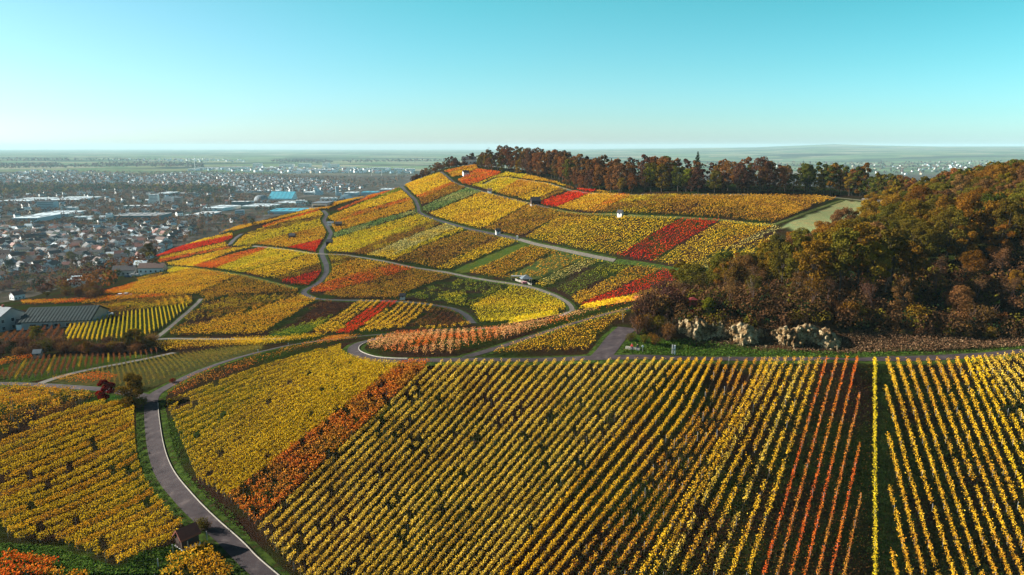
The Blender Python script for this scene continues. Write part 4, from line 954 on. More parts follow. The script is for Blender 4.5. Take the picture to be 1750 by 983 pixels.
# --- shrubs
SH = {}
def shrub_proto(name, seed, H, R, n, leaf, mat):
    g = np.random.default_rng(seed); C = []; Nn = []; mb = MB(); rr_ = random.Random(seed)
    for k in range(9):
        a = rr_.uniform(0, 6.28); q = rr_.uniform(.1, .6) * R; lr = R * rr_.uniform(.35, .6); c = np.array([math.cos(a) * q, math.sin(a) * q, H * rr_.uniform(.35, .75)])
        d = g.normal(size=(n // 9, 3)); d /= np.linalg.norm(d, axis=1)[:, None]; C.append(c + d * lr * np.array([1, 1, .8]) * g.uniform(.6, 1.1, (n // 9, 1))); Nn.append(d)
        mb.tube((0, 0, -.2), tuple(c), .05, .02, 4)
    for k in range(16):
        a = rr_.uniform(0, 6.28); mb.tube((0, 0, -.1), (math.cos(a) * R * .8, math.sin(a) * R * .8, H * rr_.uniform(.6, 1.15)), .035, .01, 3)
    C = np.concatenate(C); C[:, 2] = np.maximum(C[:, 2], .05); Nn = np.concatenate(Nn); V, Fc = leaf_faces(C, leaf * g.uniform(.5, 1.3, len(C)), Nn, 1.2, .8, g)
    t = empty(name); link('foliage', mesh_np('foliage', V, Fc, mat), t); mb.build('branches', TWIG, t); reg(t); return t
shr = [shrub_proto('shrub', 400 + i, 2.6, 1.9, 900, .20, CR['brown']) for i in range(3)]
def shrub(uv, c, s, label, group=None, Y=None, cat='shrub', sz=None):
    if Y is None: p = cast([uv], 760)[0]; x, y = p[0], p[1]
    else: x, y = wx(uv[0], Y), Y
    pr = random.choice(shr); key = pr.name
    if key not in USED: o = pr; USED.add(key); kids = KIDS[key]
    else:
        o = pr.copy(); COL.objects.link(o); kids = []
        for ch in KIDS[key]: c2 = ch.copy(); COL.objects.link(c2); c2.parent = o; kids.append(c2)
    o.location = (x, y, h1(x, y) - .1); o.rotation_euler = (0, 0, random.uniform(0, 6.28)); o.scale = (s, s, sz or s * random.uniform(.85, 1.15))
    for q in kids:
        if q.name.startswith('foliage'): q.material_slots[0].link = 'OBJECT'; q.material_slots[0].material = CR[c]
    return tag(o, label, cat, group)
G1 = 'bushes of the brown thicket by the road fork'
for u, v, Yy, c, s in [(1085, 590, 146, 'olive', .8), (1098, 585, 150, 'brown', 1.5), (1115, 580, 152, 'amber', 1.5), (1132, 585, 150, 'olive', 1.5), (1150, 588, 147, 'brown', 1.4), (1120, 570, 158, 'mauve', 2.2), (1140, 570, 158, 'brown', 2.3), (1098, 570, 160, 'mauve', 2.0),
      (1155, 565, 160, 'mauve', 2.2), (1170, 560, 164, 'brown', 2.0), (1110, 560, 168, 'brown', 1.9), (1135, 555, 172, 'mauve', 2.0), (1160, 550, 174, 'brown', 2.0), (1180, 545, 172, 'mauve', 1.6), (1128, 595, 144, 'amber', .9), (1110, 594, 144.5, 'olive', .7), (1165, 540, 182, 'brown', 1.6), (1185, 530, 188, 'mauve', 1.7), (1205, 520, 192, 'brown', 1.7)]:
    shrub((u, v), c, s, f'{COLN[c]} bush in the big brown thicket right of the road fork', G1, Yy)
shrub((1174, 0), 'gold', .95, 'yellow bush at the top left corner of the rock face', None, 154)
shrub((1191, 0), 'crimson', 1.05, 'dark red bush between yellow bush and green tree above the rocks', None, 154)
pt = tree_proto('broadleaf_tree', 501, 5.4, 2.5, 11, 260, .34, CR['lime'], .12, rad=.12); place(pt, wx(1217, 154.5), 154.5, 1.0, 'bright green small tree on top of the rock face')
bt = bare_proto('bare_tree', 511, 6.6, .85, TWIG, CR['amber'], 5, 260, .2, rad=.14); place(bt, wx(1142, 188), 188, 1.0, 'lone bare tree with spreading crown behind the brown thicket', 'bare tree')
bt2 = bare_proto('bare_tree', 512, 4.2, .8, BARKP, CR['olive'], 4, 120, .2, rad=.07); place(bt2, wx(1071, 158), 158, 1.0, 'small grey bare tree at the bend of the forking road', 'bare tree')
for k, (u, Yy, s, c) in enumerate([(1588, 153, 2.1, 'amber'), (1668, 152, 1.7, 'brown'), (1700, 153, 2.1, 'brown'), (1470, 153, 1.6, 'amber'), (1545, 151, .9, 'russet'), (1640, 150, .9, 'brown'), (1740, 152, 1.5, 'russet'), (1500, 151, .9, 'brown'), (1610, 150, .8, 'mauve'), (1720, 149, .9, 'amber')]):
    shrub((u, 0), c, s, f'{COLN[c]} bare-twigged bush at the foot of the dark slope beside the road', 'bushes at the foot of the dark slope', Yy)
for k in range(70):
    u = random.uniform(1190, 1770); Yy = random.uniform(153.5, 186); c = pick({'shade_brown': 6, 'mauve': 1, 'olive': 1.5, 'amber': 1})
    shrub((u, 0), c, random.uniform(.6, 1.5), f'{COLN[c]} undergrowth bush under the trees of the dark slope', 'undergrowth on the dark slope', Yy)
# --- red tree and its neighbours at the fork
rt = tree_proto('maple_tree', 521, 5.2, 2.35, 12, 330, .30, CR['crimson'], .22, rad=.10)
p = cast([(182, 686)])[0]; place(rt, p[0], p[1], 1.0, 'crimson round tree standing by the left fork of the road')
gt = tree_proto('broadleaf_tree', 523, 6.2, 3.3, 15, 300, .32, CR['gold'], .12, fill=.5, rad=.12)
p = cast([(228, 690)])[0]; place(gt, p[0], p[1], 1.0, 'yellow-green loose tree leaning over the road beside the crimson one'); gt_s = gt
shrub((213, 697), 'amber', 1.0, 'amber bush at the foot of the yellow-green tree', None)
shrub((240, 697), 'olive', 1.1, 'olive bush at the road edge below the yellow-green tree', None)
shrub((296, 655), 'crimson', .55, 'small dark red bush at the start of the flame red vines', None)
shrub((343, 908), 'olive', .85, 'bush growing behind the dark hut at the road', None)
shrub((352, 905), 'amber', .6, 'little amber bush between hut and road', None)
shrub((723, 566), 'brown', .8, 'dark bush on the main road below the red wedge', None)
# --- hedges in the lower left
G2 = 'bushes of the dark thicket below the yellow columns'
for k in range(44):
    f = k / 43; u = 60 + f * 205 + random.uniform(-6, 6); v = 604 - f * 6 + random.uniform(-9, 7)
    c = pick({'brown': 5, 'mauve': 3, 'olive': 2, 'gold': 1.0, 'russet': 1})
    shrub((u, v), c, random.uniform(.9, 1.7), f'{COLN[c]} bush in the dark thicket below the yellow columns', G2)
for k in range(12):
    c = pick({'brown': 5, 'mauve': 3, 'darkgreen': 2}); shrub((random.uniform(-10, 60), random.uniform(596, 612)), c, random.uniform(1.0, 1.8), f'{COLN[c]} bush in the thicket at the left picture edge', 'bushes at the left edge')
tp = near_p[0]
for u, v, c, s in [(232, 600, 'gold', .62), (236, 596, 'lime', .5), (65, 592, 'olive', .6), (150, 608, 'amber', .35), (222, 602, 'olive', .5)]:
    p = cast([(u, v)])[0]; place_tree(tp, CR[c], p[0], p[1], s, f'{COLN[c]} small tree rising from the thicket below the yellow columns', None)
G3 = 'trees around the houses at the foot of the hill'
for k in range(26):
    q = es[int((k + .5) / 26 * np.searchsorted(d_, 95))]; c = pick({'mauve': 4, 'brown': 4, 'olive': 2, 'russet': 2}); yy = q[1] + random.uniform(2, 9); xx = q[0] + random.uniform(-2, 2); shrub((875 + F0 * xx / yy, 0), c, random.uniform(1.2, 2.3), f'{COLN[c]} scrub bush along the summit ridge left of the summit house', 'scrub along the summit ridge', yy)
for k in range(40):
    u = random.choice([random.uniform(70, 165), random.uniform(150, 180), random.uniform(-10, 60)]); v = random.uniform(492, 514) if u > 62 else random.uniform(480, 500)
    c = pick({'brown': 4, 'mauve': 3, 'olive': 2, 'amber': 1.5}); p = cast([(u, v)], 760)[0]
    shrub((u, v), c, random.uniform(1.3, 2.4), f'{COLN[c]} bush on the meadow between the barn and the twin houses', 'bushes between barn and twin houses')

# the back of the ridge wood and the hidden middle of the slope wood read as one mass
def mass_crowns(name, label, items):
    VV = []; FF = []; MI = []; b = 0; ms = sorted(set(i[4] for i in items)); vars_ = [crown(900 + k, 1.0, .32, 10, 46, .075, .25) for k in range(4)]
    for j, (x, y, z, h, c) in enumerate(items):
        V, Fc, _ = vars_[j % 4]; a = j * 1.7; ca, sa = math.cos(a), math.sin(a)
        VV.append(np.stack([x + (V[:, 0] * ca - V[:, 1] * sa) * h, y + (V[:, 0] * sa + V[:, 1] * ca) * h, z + V[:, 2] * h], -1)); FF.append(Fc + b); b += len(V); MI.append(np.full(len(Fc), ms.index(c), np.int32))
    me = mesh_np(name, np.concatenate(VV), np.concatenate(FF)); [me.materials.append(CR[c]) for c in ms]; me.polygons.foreach_set('material_index', np.concatenate(MI)); me.update()
    return tag(link(name, me), label, 'wood', None, 'stuff')
mass_crowns('wood_canopy', 'brown treetops of the inner part of the long ridge wood', BACK)
if BACK2: mass_crowns('wood_canopy', 'inner treetops of the wood on the right-hand slope', BACK2)
# ------------------------------------------------------------------ masses of trees too many or too far to tell apart
def mass_trees(name, label, pts, mats, hs, per=14, leaf=2.6, cat='trees', rx=.34, zlift=.0):
    """pts Nx3 ground points, hs heights; one object with several leaf materials"""
    r = np.random.default_rng(len(pts) + per); VV = []; FF = []; MI = []; b = 0
    n = len(pts); d = r.normal(size=(n, per, 3)); d[..., 2] = np.abs(d[..., 2]) * 1.0 - .25; d /= np.linalg.norm(d, axis=2)[..., None]
    rad = hs[:, None] * rx * r.uniform(.7, 1.15, (n, per))
    C = np.stack([pts[:, None, 0] + d[..., 0] * rad, pts[:, None, 1] + d[..., 1] * rad, pts[:, None, 2] + hs[:, None] * .55 + d[..., 2] * rad * 1.2], -1).reshape(-1, 3)
    sz = (leaf * hs[:, None] / 10 * r.uniform(.6, 1.3, (n, per))).ravel()
    V, Fc = leaf_faces(C, sz, d.reshape(-1, 3), .8, .8, r)
    me = mesh_np(name, V, Fc); [me.materials.append(m) for m in mats]
    mi = np.repeat(r.integers(0, len(mats), n), per).astype(np.int32); me.polygons.foreach_set('material_index', mi); me.update()
    return tag(link(name, me), label, cat, None, 'stuff')
def scatter(poly, n, mind, ymax=None, seed=0, ymin=0):
    r = random.Random(seed); p = px(poly); lo = p.min(0); hi = p.max(0); c = []
    while len(c) < n:
        u = r.uniform(lo[0], hi[0]); v = r.uniform(lo[1], hi[1])
        if inpoly(np.array([u]), np.array([v]), p)[0]: c.append((u, v))
    w = cast(c); out = []; g = {}
    cut = px('0:270,0')[0][0]
    for q, uv in zip(w, c):
        if q[1] < ymin or (ymax and q[1] > ymax) or (uv[0] > cut and q[2] > 22 and q[1] < 1200): continue
        md = mind if not callable(mind) else mind(q)
        k = (int(q[0] // md), int(q[1] // md)); ok = True
        for a in (-1, 0, 1):
            for b_ in (-1, 0, 1):
                for s in g.get((k[0]+a, k[1]+b_), []):
                    if (s[0]-q[0])**2 + (s[1]-q[1])**2 < md * md: ok = False
        if ok: g.setdefault(k, []).append(q); out.append(q)
    return np.array(out)
OCC = []     # footprints of placed buildings (x, y, r)
def free(x, y, r):
    return all((a - x) ** 2 + (b_ - y) ** 2 > (c + r) ** 2 for a, b_, c in OCC)
# ------------------------------------------------------------------ building materials
def wallm(n, c): return surf(n, [(.3, tuple(q * .82 for q in c)), (.7, c)], .6, .9, .0, obj=True)
WM = {'white': wallm('render_white', (.90,.90,.88)), 'cream': wallm('render_cream', (.62,.53,.38)), 'grey': wallm('render_grey', (.36,.38,.38)), 'pink': wallm('render_pink', (.52,.32,.24)),
      'bluegrey': wallm('wall_blue_grey', (.36,.50,.56)), 'teal': wallm('cladding_teal', (.05,.15,.18)), 'timber': wallm('dark_timber', (.050,.030,.024)), 'brick': wallm('brick_red', (.26,.07,.05))}  # blue-grey also puts the tint of shaded faces into the wall colour
def roofm(n, c, sc=1.2, met=0.0, ro=.7): return surf(n, [(.3, tuple(q * .65 for q in c)), (.7, c)], sc, ro, .2, 5, .4, met, obj=True)
RM = {'red': roofm('tiles_red', (.20,.055,.035)), 'brown': roofm('tiles_brown', (.11,.055,.042)), 'dark': roofm('tiles_anthracite', (.045,.045,.052)), 'slate': roofm('slate_grey', (.15,.19,.22)),
      'pale': roofm('roof_pale_metal', (.60,.70,.74), .5), 'white': roofm('roof_white', (.74,.76,.76), .4), 'teal': roofm('roof_dark_green_sheet', (.018,.045,.045), .5), 'blue': roofm('roof_turquoise_sheet', (.04,.34,.46), .3), 'gravel': roofm('roof_gravel', (.28,.29,.29), .8)}
GLASS = surf('window_glass', [(.3, (.02,.03,.04)), (.7, (.05,.07,.09))], 1.0, .15, 0, spec=.6, obj=True)
FRAME = surf('window_frame_white', [(.3, (.60,.60,.58)), (.7, (.74,.74,.72))], 2, .6, obj=True)
def gable(w, d, h, rh, ov=.4):
    """walls with gables (ridge along x) and a roof of two thick slopes"""
    wl = MB(); wl.box(-w/2, -d/2, -1.2, w/2, d/2, h)
    for s in (-1, 1):
        x0, x1 = (s * w/2, s * (w/2 - .3)); wl.add([(x0,-d/2,h),(x0,d/2,h),(x0,0,h+rh*.97),(x1,-d/2,h),(x1,d/2,h),(x1,0,h+rh*.97)], [(0,1,2),(5,4,3),(0,3,4,1),(1,4,5,2),(2,5,3,0)])
    k = rh / (d/2); e = d/2 + ov; z0 = h - ov * k
    rf = MB(); a = w/2 + ov
    for s in (-1, 1):
        vs = [(-a, s*e, z0), (a, s*e, z0), (a, 0, h+rh+.02), (-a, 0, h+rh+.02)]; vt = [(x, y, z + .28) for x, y, z in vs]
        rf.add(vs + vt, [(0,1,2,3),(4,5,6,7),(0,1,5,4),(1,2,6,5),(3,0,4,7)])
    return wl, rf
def window(parent, x, y, z, nx, ny, w=1.1, h=1.3):
    """a glazed window set in the wall; (nx, ny) is the outward side"""
    f = MB(); g = MB(); t = .06
    if abs(nx) > .5: f.box(min(x, x+nx*.08), y-w/2-.1, z-.1, max(x, x+nx*.08), y+w/2+.1, z+h+.1); g.box(min(x, x+nx*.12), y-w/2, z, max(x, x+nx*.12), y+w/2, z+h)
    else: f.box(x-w/2-.1, min(y, y+ny*.08), z-.1, x+w/2+.1, max(y, y+ny*.08), z+h+.1); g.box(x-w/2, min(y, y+ny*.12), z, x+w/2, max(y, y+ny*.12), z+h)
    o = f.build('window', FRAME, parent); g.build('pane', GLASS, o); return o
def house(name, w, d, h, rh, wall, roof, label=None, group=None, wins=True, cat='house', chim=True, big=False):
    t = empty(name); wl, rf = gable(w, d, h, rh); wl.build('walls', WM[wall], t); ro = rf.build('roof', RM[roof], t)
    if chim: MB().box(w*.15, -.35, h + rh*.6, w*.15+.7, .35, h + rh + 1.0).build('chimney', WM['brick'], ro if big else t)
    if wins and big:
        for fl in range(int(h // 2.7)):
            z = .9 + fl * 2.75
            for k in range(int(w // 3)):
                x = -w/2 + (k + .5) * w / int(w // 3)
                for s in (-1, 1): window(t, x, s*d/2, z, 0, s)
            for k in range(int(d // 3)):
                y = -d/2 + (k + .5) * d / int(d // 3)
                for s in (-1, 1): window(t, s*w/2, y, z, s, 0)
    elif wins:
        g = MB()
        for fl in range(max(1, int(h // 2.6))):
            z = .9 + fl * 2.7
            for k in range(int(w // 2.8)):
                x = -w/2 + (k + .5) * w / int(w // 2.8)
                for s in (-1, 1): g.box(x-.55, min(s*d/2, s*(d/2+.06)), z, x+.55, max(s*d/2, s*(d/2+.06)), z+1.2)
            for k in range(int(d // 3)):
                y = -d/2 + (k + .5) * d / int(d // 3)
                for s in (-1, 1): g.box(min(s*w/2, s*(w/2+.06)), y-.55, z, max(s*w/2, s*(w/2+.06)), y+.55, z+1.2)
        tag(g.build('windows', GLASS, t), kind='stuff')
    if label: tag(t, label, cat, group)
    return t
def setp(t, uv=None, xy=None, rz=0.0, z=None, r=6):
    p = cast([uv])[0] if uv is not None else (xy[0], xy[1], h1(*xy)); t.location = (p[0], p[1], p[2] if z is None else z); t.rotation_euler = (0, 0, rz); OCC.append((p[0], p[1], r)); return t
# ------------------------------------------------------------------ buildings near the foot of the hill
t = empty('barn'); wl, rf = gable(24, 17, 3.2, 3.4, .7); wl.build('walls', WM['grey'], t)
roof = rf.build('roof', RM['teal'], t)
for k in range(22): MB().prism([(-12.6 + k*1.2, 0), (-12.5 + k*1.2, 0), (-12.5 + k*1.2, .10), (-12.6 + k*1.2, .10)], 0, .01) if False else None
rb = MB()
for k in range(21):
    x = -12.2 + k * 1.22
    rb.add([(x,-9.25,3.22),(x+.12,-9.25,3.22),(x+.12,-.05,6.92),(x,-.05,6.92),(x,-9.25,3.34),(x+.12,-9.25,3.34),(x+.12,-.05,7.02),(x,-.05,7.02)], [(0,1,2,3),(4,5,6,7),(0,1,5,4),(3,0,4,7),(1,2,6,5)])
rb.build('roof_ribs', RM['teal'], roof)
for k in range(4):
    y = -7 + k * 3.4; b2 = MB(); b2.add([(-12.1,y-1.2,0),(-12.1,y+1.2,0),(-12.1,y+1.2,2.4),(-12.1,y,3.9),(-12.1,y-1.2,2.4),(-14,y-1.2,0),(-14,y+1.2,0),(-14,y+1.2,2.4),(-14,y,3.9),(-14,y-1.2,2.4)],
        [(0,1,2,3,4),(9,8,7,6,5),(0,5,6,1),(1,6,7,2),(2,7,8,3),(3,8,9,4),(4,9,5,0)]); g = b2.build('gabled_bay', WM['white'], t)
    window(g, -14, y, .9, -1, 0, 1.0, 1.3) if False else None
    MB().add([(-11.9,y-1.5,2.2),(-11.9,y,4.1),(-14.3,y,4.1),(-14.3,y-1.5,2.2),(-11.9,y+1.5,2.2),(-14.3,y+1.5,2.2)], [(0,1,2,3),(1,4,5,2)]).build('bay_roof', RM['dark'], t)
for k in range(5): window(t, -8 + k*4.2, -8.5, 1.0, 0, -1, 2.4, 1.2)
setp(t, (115, 553), rz=R_(9), r=16); tag(t, 'long low barn with dark green ribbed roof and small white gables at its left end', 'barn')
t = house('farm_building', 13, 11, 5.5, 3.2, 'grey', 'slate', 'grey farm building with pale slate roof cut by the left picture edge', big=True, cat='barn'); setp(t, (4, 562), rz=R_(-20), r=9)
t = house('house', 10, 8.5, 4.8, 3.0, 'white', 'red', 'white house with a dark red roof standing alone behind the big barn', big=True); setp(t, (30, 511), rz=R_(62), r=8)
for u, v, rz, lb in [(124, 486, 14, 'left one of two white houses with pale metal roofs on the meadow'), (138, 489, 14, 'right one of two white houses with solar panels on a pale roof')]:
    t = house('house', 8.5, 7.5, 4.6, 1.9, 'white', 'pale', lb, big=True, chim=False); setp(t, (u, v), rz=R_(rz), r=6)
    if u > 130:
        for k in range(4): MB().add([(-3.4+k*1.7,-3.3,5.25),(-2.0+k*1.7,-3.3,5.25),(-2.0+k*1.7,-1.2,6.35),(-3.4+k*1.7,-1.2,6.35),(-3.4+k*1.7,-3.3,5.15),(-2.0+k*1.7,-3.3,5.15),(-2.0+k*1.7,-1.2,6.25),(-3.4+k*1.7,-1.2,6.25)], [(0,1,2,3),(7,6,5,4),(0,4,5,1),(1,5,6,2),(2,6,7,3),(3,7,4,0)]).build('solar_panel', RM['dark'], t)
t = house('shed', 9, 6.5, 2.6, 1.0, 'cream', 'slate', 'low shed with a blue-grey roof right of the twin houses', 'shed' and None, cat='shed', chim=False, wins=False); setp(t, (163, 482), rz=R_(10), r=6)
for u, v, rz, w, rf_, wl_, lb in [(176, 458, 70, 9, 'dark', 'white', 'white gabled house beside the dark tall trees'), (200, 464, 60, 8, 'dark', 'white', 'bright white gable house in the hamlet left of the lemon vines'), (226, 452, 20, 10, 'slate', 'white', 'house with grey-blue roof in the hamlet below the crimson stripe'),
                         (243, 461, 5, 8, 'pale', 'cream', 'small house with pale roof beside the hamlet trees'), (215, 470, 8, 14, 'dark', 'grey', 'long dark-roofed house in the hamlet'), (262, 466, 5, 16, 'brown', 'white', 'low long brown-roofed barn at the edge of the vines'), (80, 453, 30, 10, 'pale', 'white', 'house with pale blue roof among dark trees at the town edge'), (252, 402, 0, 13, 'blue', 'white', 'low house with a turquoise roof above the gardens')]:
    t = house('house', w, 7.5, 3.8, 2.6, wl_, rf_, lb, big=False); setp(t, (u, v), rz=R_(rz), r=6)
# cars beside the hamlet and the barn
CARM = {k: surf('car_paint_' + k, [(.3, c), (.7, c)], 1, .35, 0, spec=.5) for k, c in {'silver': (.45,.48,.50), 'white': (.7,.72,.72), 'blue': (.05,.12,.22)}.items()}
TYRE = surf('tyre_rubber', [(.3, (.015,.015,.015)), (.7, (.03,.03,.03))], 5, .9)
def car(c, label, group=None):
    t = empty('parked_car'); b = MB(); b.prism([(-2.1,.35),(-2.15,.75),(-1.9,.92),(-1.1,1.0),(1.1,.98),(1.95,.82),(2.1,.6),(2.1,.35)], -.85, .85); b.build('body', CARM[c], t)
    g = MB(); g.prism([(-1.75,.93),(-1.35,1.42),(.45,1.44),(1.15,.96)], -.74, .74); g.build('cabin', GLASS, t)
    MB().prism([(-1.38,1.40),(-1.30,1.47),(.40,1.49),(.50,1.42)], -.72, .72).build('car_roof', CARM[c], t)
    for x in (-1.3, 1.3):
        for y in (-.82, .82): MB().tube((x, y-.1, .32), (x, y+.1, .32), .32, .32, 10).build('wheel', TYRE, t)
    return tag(t, label, 'car', group)
for u, v, c, rz, lb in [(219, 474, 'blue', 10, 'blue-grey car parked leftmost in the hamlet yard'), (228, 471, 'silver', 30, 'silver car parked in the hamlet yard'), (236, 472, 'white', 15, 'white car parked in the hamlet yard'), (207, 507, 'white', 5, 'left of two cars on the track above the orange strip'), (217, 506, 'silver', 5, 'right of two cars on the track above the orange strip'), (184, 539, 'white', 10, 'small white car beside the big barn'), (55, 553, 'silver', 0, 'silver car in front of the big barn'), (66, 552, 'white', 0, 'white car in front of the big barn')]:
    setp(car(c, lb), (u, v), rz=R_(rz), r=3)
# ------------------------------------------------------------------ large buildings of the industrial quarter
def hall(label, u, v, wpx, hpx, wall, roof, depth=28, rz=0, cat='industrial building', name='warehouse', stripes=0, par=True, group=None):
    depth = depth * 2.1 if depth >= 26 and v > 300 else depth
    p = cast([(u, v)])[0]; D = p[1]; w = wpx / F0 * D; h = hpx / F0 * D * 1.0 - depth * .0
    h = max(4.0, h * 1.0)
    t = empty(name); MB().box(-w/2, -depth/2, -1, w/2, depth/2, h).build('walls', WM[wall], t)
    rf = MB().box(-w/2-.3, -depth/2-.3, h + .003, w/2+.3, depth/2+.3, h+.5).build('roof', RM[roof], t)
    if w > 18:
        m = MB()
        for k in range(max(2, int(w / 14))): x = -w/2 + (k + .5) * w / max(2, int(w / 14)); m.box(x-1.4, -depth*.2, h+.5, x+1.4, depth*.2, h+1.2)
        tag(m.build('rooflights', RM['slate'], t), kind='stuff')
    nfl = max(1, int(h // 3.6)); g = MB()
    for fl in range(nfl):
        z = 1.4 + fl * (h - 1) / nfl
        g.box(-w/2+1.2, -depth/2-.05, z, w/2-1.2, -depth/2+.1, z+1.3); g.box(-w/2-.05, -depth/2+1.2, z, -w/2+.1, depth/2-1.2, z+1.3)
    m = g.build('window_band', GLASS, t)
    t.location = (p[0], p[1] + depth/2, p[2]); t.rotation_euler = (0, 0, R_(rz)); OCC.append((p[0], p[1] + depth/2, max(w, depth) * .5)); return tag(t, label, cat, group)
B = hall
B('shade-toned blue-grey slab block with a white end wall at the left of the industrial quarter', 78, 362, 27, 17, 'bluegrey', 'dark', 22, 8, 'block', 'office_block')  # shade of the front face is put into the wall colour
B('long pale blue hall at the left picture edge', 22, 349, 54, 5, 'bluegrey', 'pale', 60)
B('long pale hall behind the slab block', 102, 347, 58, 5, 'bluegrey', 'pale', 60, 3)
B('grey blue hall in front of the slab block, left one', 40, 380, 42, 7, 'bluegrey', 'pale', 40, 4)
B('grey blue hall with bright roof in front of the slab block, right one', 86, 371, 54, 5, 'bluegrey', 'pale', 36, 4)
B('white office wing right of the slab block', 117, 362, 22, 7, 'white', 'white', 16, 6)
B('small pale hall in front of the office wing', 138, 376, 26, 5, 'white', 'pale', 20, 5)
B('long dark teal hall in the middle of the quarter', 232, 377, 76, 8, 'teal', 'gravel', 30, 2)
B('white tower block, tallest of the middle group', 262, 350, 14, 17, 'white', 'white', 16, 14, 'tower block', 'office_block')
B('pale tower block left half of the paired towers', 287, 351, 13, 14, 'white', 'slate', 20, 8, 'tower block', 'office_block')
B('pinkish tower block right half of the paired towers', 303, 352, 11, 14, 'pink', 'slate', 20, 8, 'tower block', 'office_block')
B('grey hall with pale roof behind the towers', 276, 337, 22, 6, 'grey', 'pale', 40, 4)
B('flat white roof far behind the paired towers', 308, 334, 24, 3, 'bluegrey', 'white', 30)
B('row of white houses left of the tower block', 234, 358, 44, 6, 'white', 'white', 18, 4)
B('dark red building under the paired towers', 292, 364, 22, 5, 'brick', 'gravel', 18, 0)
B('white hall with a long flat roof right of the towers', 366, 361, 40, 5, 'white', 'pale', 40, -8)
B('dark glass block with white roof left of the dome', 410, 353, 28, 8, 'teal', 'white', 20, 0)
B('cream hall in front of the dome', 438, 358, 50, 5, 'cream', 'pale', 36, -6)
B('blue-grey cube block in front of the cream hall', 408, 370, 14, 10, 'bluegrey', 'slate', 16, 14, 'block', 'office_block')
B('pale hall with white roof at the foot of the hill', 345, 370, 32, 4, 'bluegrey', 'white', 26, 0)
B('low white hall left of the cube block', 326, 372, 22, 4, 'white', 'pale', 20, 0)
B('long thin hall behind the turquoise roof', 440, 329, 72, 2.5, 'bluegrey', 'pale', 50)
B('long pale roofed hall under the turquoise roof', 492, 351, 44, 4, 'cream', 'pale', 30, -6)
B('white twin block right of the dome', 512, 352, 14, 9, 'white', 'white', 20, 8, 'block', 'office_block')
B('white wide roof at the foot of the vines', 546, 357, 26, 3, 'white', 'slate', 22, 0)
B('blue hall at the foot of the crest', 486, 366, 60, 4.5, 'bluegrey', 'blue', 40, 4)
B('pale hall right of the sail building', 598, 335, 20, 5, 'bluegrey', 'pale', 26, 0)
B('glazed pale block left of the sail building', 528, 333, 18, 4, 'grey', 'pale', 26, 0)
B('pale hall right behind the thin tower', 630, 334, 26, 5, 'bluegrey', 'blue', 26, 0)
B('low white hall under the thin tower', 560, 343, 26, 4, 'white', 'pale', 24, 0)
B('small grey hall at the crest line', 660, 327, 22, 3, 'grey', 'pale', 30, 0)
far_l = [(398, 290, 46, 4), (352, 290, 32, 3), (438, 287, 12, 7), (455, 290, 30, 3), (488, 286, 22, 5), (519, 286, 19, 6), (535, 293, 22, 3.5), (556, 287, 10, 8), (570, 286, 14, 5), (556, 294, 22, 4), (592, 289, 28, 3), (620, 291, 22, 3), (650, 290, 30, 3), (680, 291, 18, 3), (700, 293, 14, 4), (328, 292, 14, 3), (60, 344, 12, 7)]
for i, (u, v, a, b_) in enumerate(far_l[:-1]):
    B('far white commercial building on the plain beyond the town', u, v, a, b_, 'white', 'white', 60, 0, group='far white commercial buildings')
# turquoise roofed hall, dome, sail building, thin tower
p = cast([(478, 342)])[0]; t = empty('exhibition_hall'); k = p[1] / F0; w = 42 * k
MB().prism([(0,0),(44,0),(44,14),(0,4)], -.5, .5) if False else None
b = MB(); b.add([(-w/2,0,-1),(w/2,0,-1),(w/2,50,-1),(-w/2,50,-1),(-w/2,0,3),(w/2,0,3),(w/2*.9,50,20),(-w/2*1.1,50,20)], [(0,3,2,1),(0,1,5,4),(1,2,6,5),(2,3,7,6),(3,0,4,7)]); b.build('walls', WM['white'], t)
for i in range(6):
    a0 = -w/2 + w * i / 6 + .4; a1 = -w/2 + w * (i+1) / 6 - .4; c0 = -w*.55 + w*.999 * i / 6 + .4; c1 = -w*.55 + w*.999 * (i+1) / 6 - .4
    MB().add([(a0,-.5,3.2),(a1,-.5,3.2),(c1,50,20.2),(c0,50,20.2),(a0,-.5,3.9),(a1,-.5,3.9),(c1,50,20.9),(c0,50,20.9)], [(0,1,2,3),(7,6,5,4),(0,4,5,1),(1,5,6,2),(2,6,7,3),(3,7,4,0)]).build('roof_panel', RM['blue'], t)
t.location = p; OCC.append((p[0], p[1] + 25, 45)); tag(t, 'large hall with a sloping bright turquoise roof', 'exhibition hall')
p = cast([(447, 347)])[0]; t = empty('dome'); k = p[1] / F0; r0 = 12 * k; vs = []; fs = []; nn = 20; mm = 7
for j in range(mm):
    a = math.pi / 2 * j / mm * 1.0
    for i in range(nn): q = 2 * math.pi * i / nn; vs.append((r0 * math.cos(a) ** .8 * math.cos(q), r0 * math.cos(a) ** .8 * math.sin(q), 6 + 15.5 * math.sin(a)))
vs.append((0, 0, 21.8))
for j in range(mm - 1):
    for i in range(nn): fs.append((j*nn+i, j*nn+(i+1) % nn, (j+1)*nn+(i+1) % nn, (j+1)*nn+i))
for i in range(nn): fs.append(((mm-1)*nn+i, (mm-1)*nn+(i+1) % nn, mm*nn))
MB().add(vs, fs).build('dome_shell', RM['slate'], t); MB().tube((0,0,-1),(0,0,6),r0*1.02,r0*1.02,20).build('drum', WM['bluegrey'], t)
MB().box(-r0*1.2, -r0*1.5, -1, r0*1.6, -r0*1.05, 7).build('entrance_wing', WM['bluegrey'], t)
t.location = p; OCC.append((p[0], p[1], r0 * 1.6)); tag(t, 'grey round dome left of the turquoise roof', 'dome')
p = cast([(543, 333)])[0]; t = empty('sail_building'); k = p[1] / F0
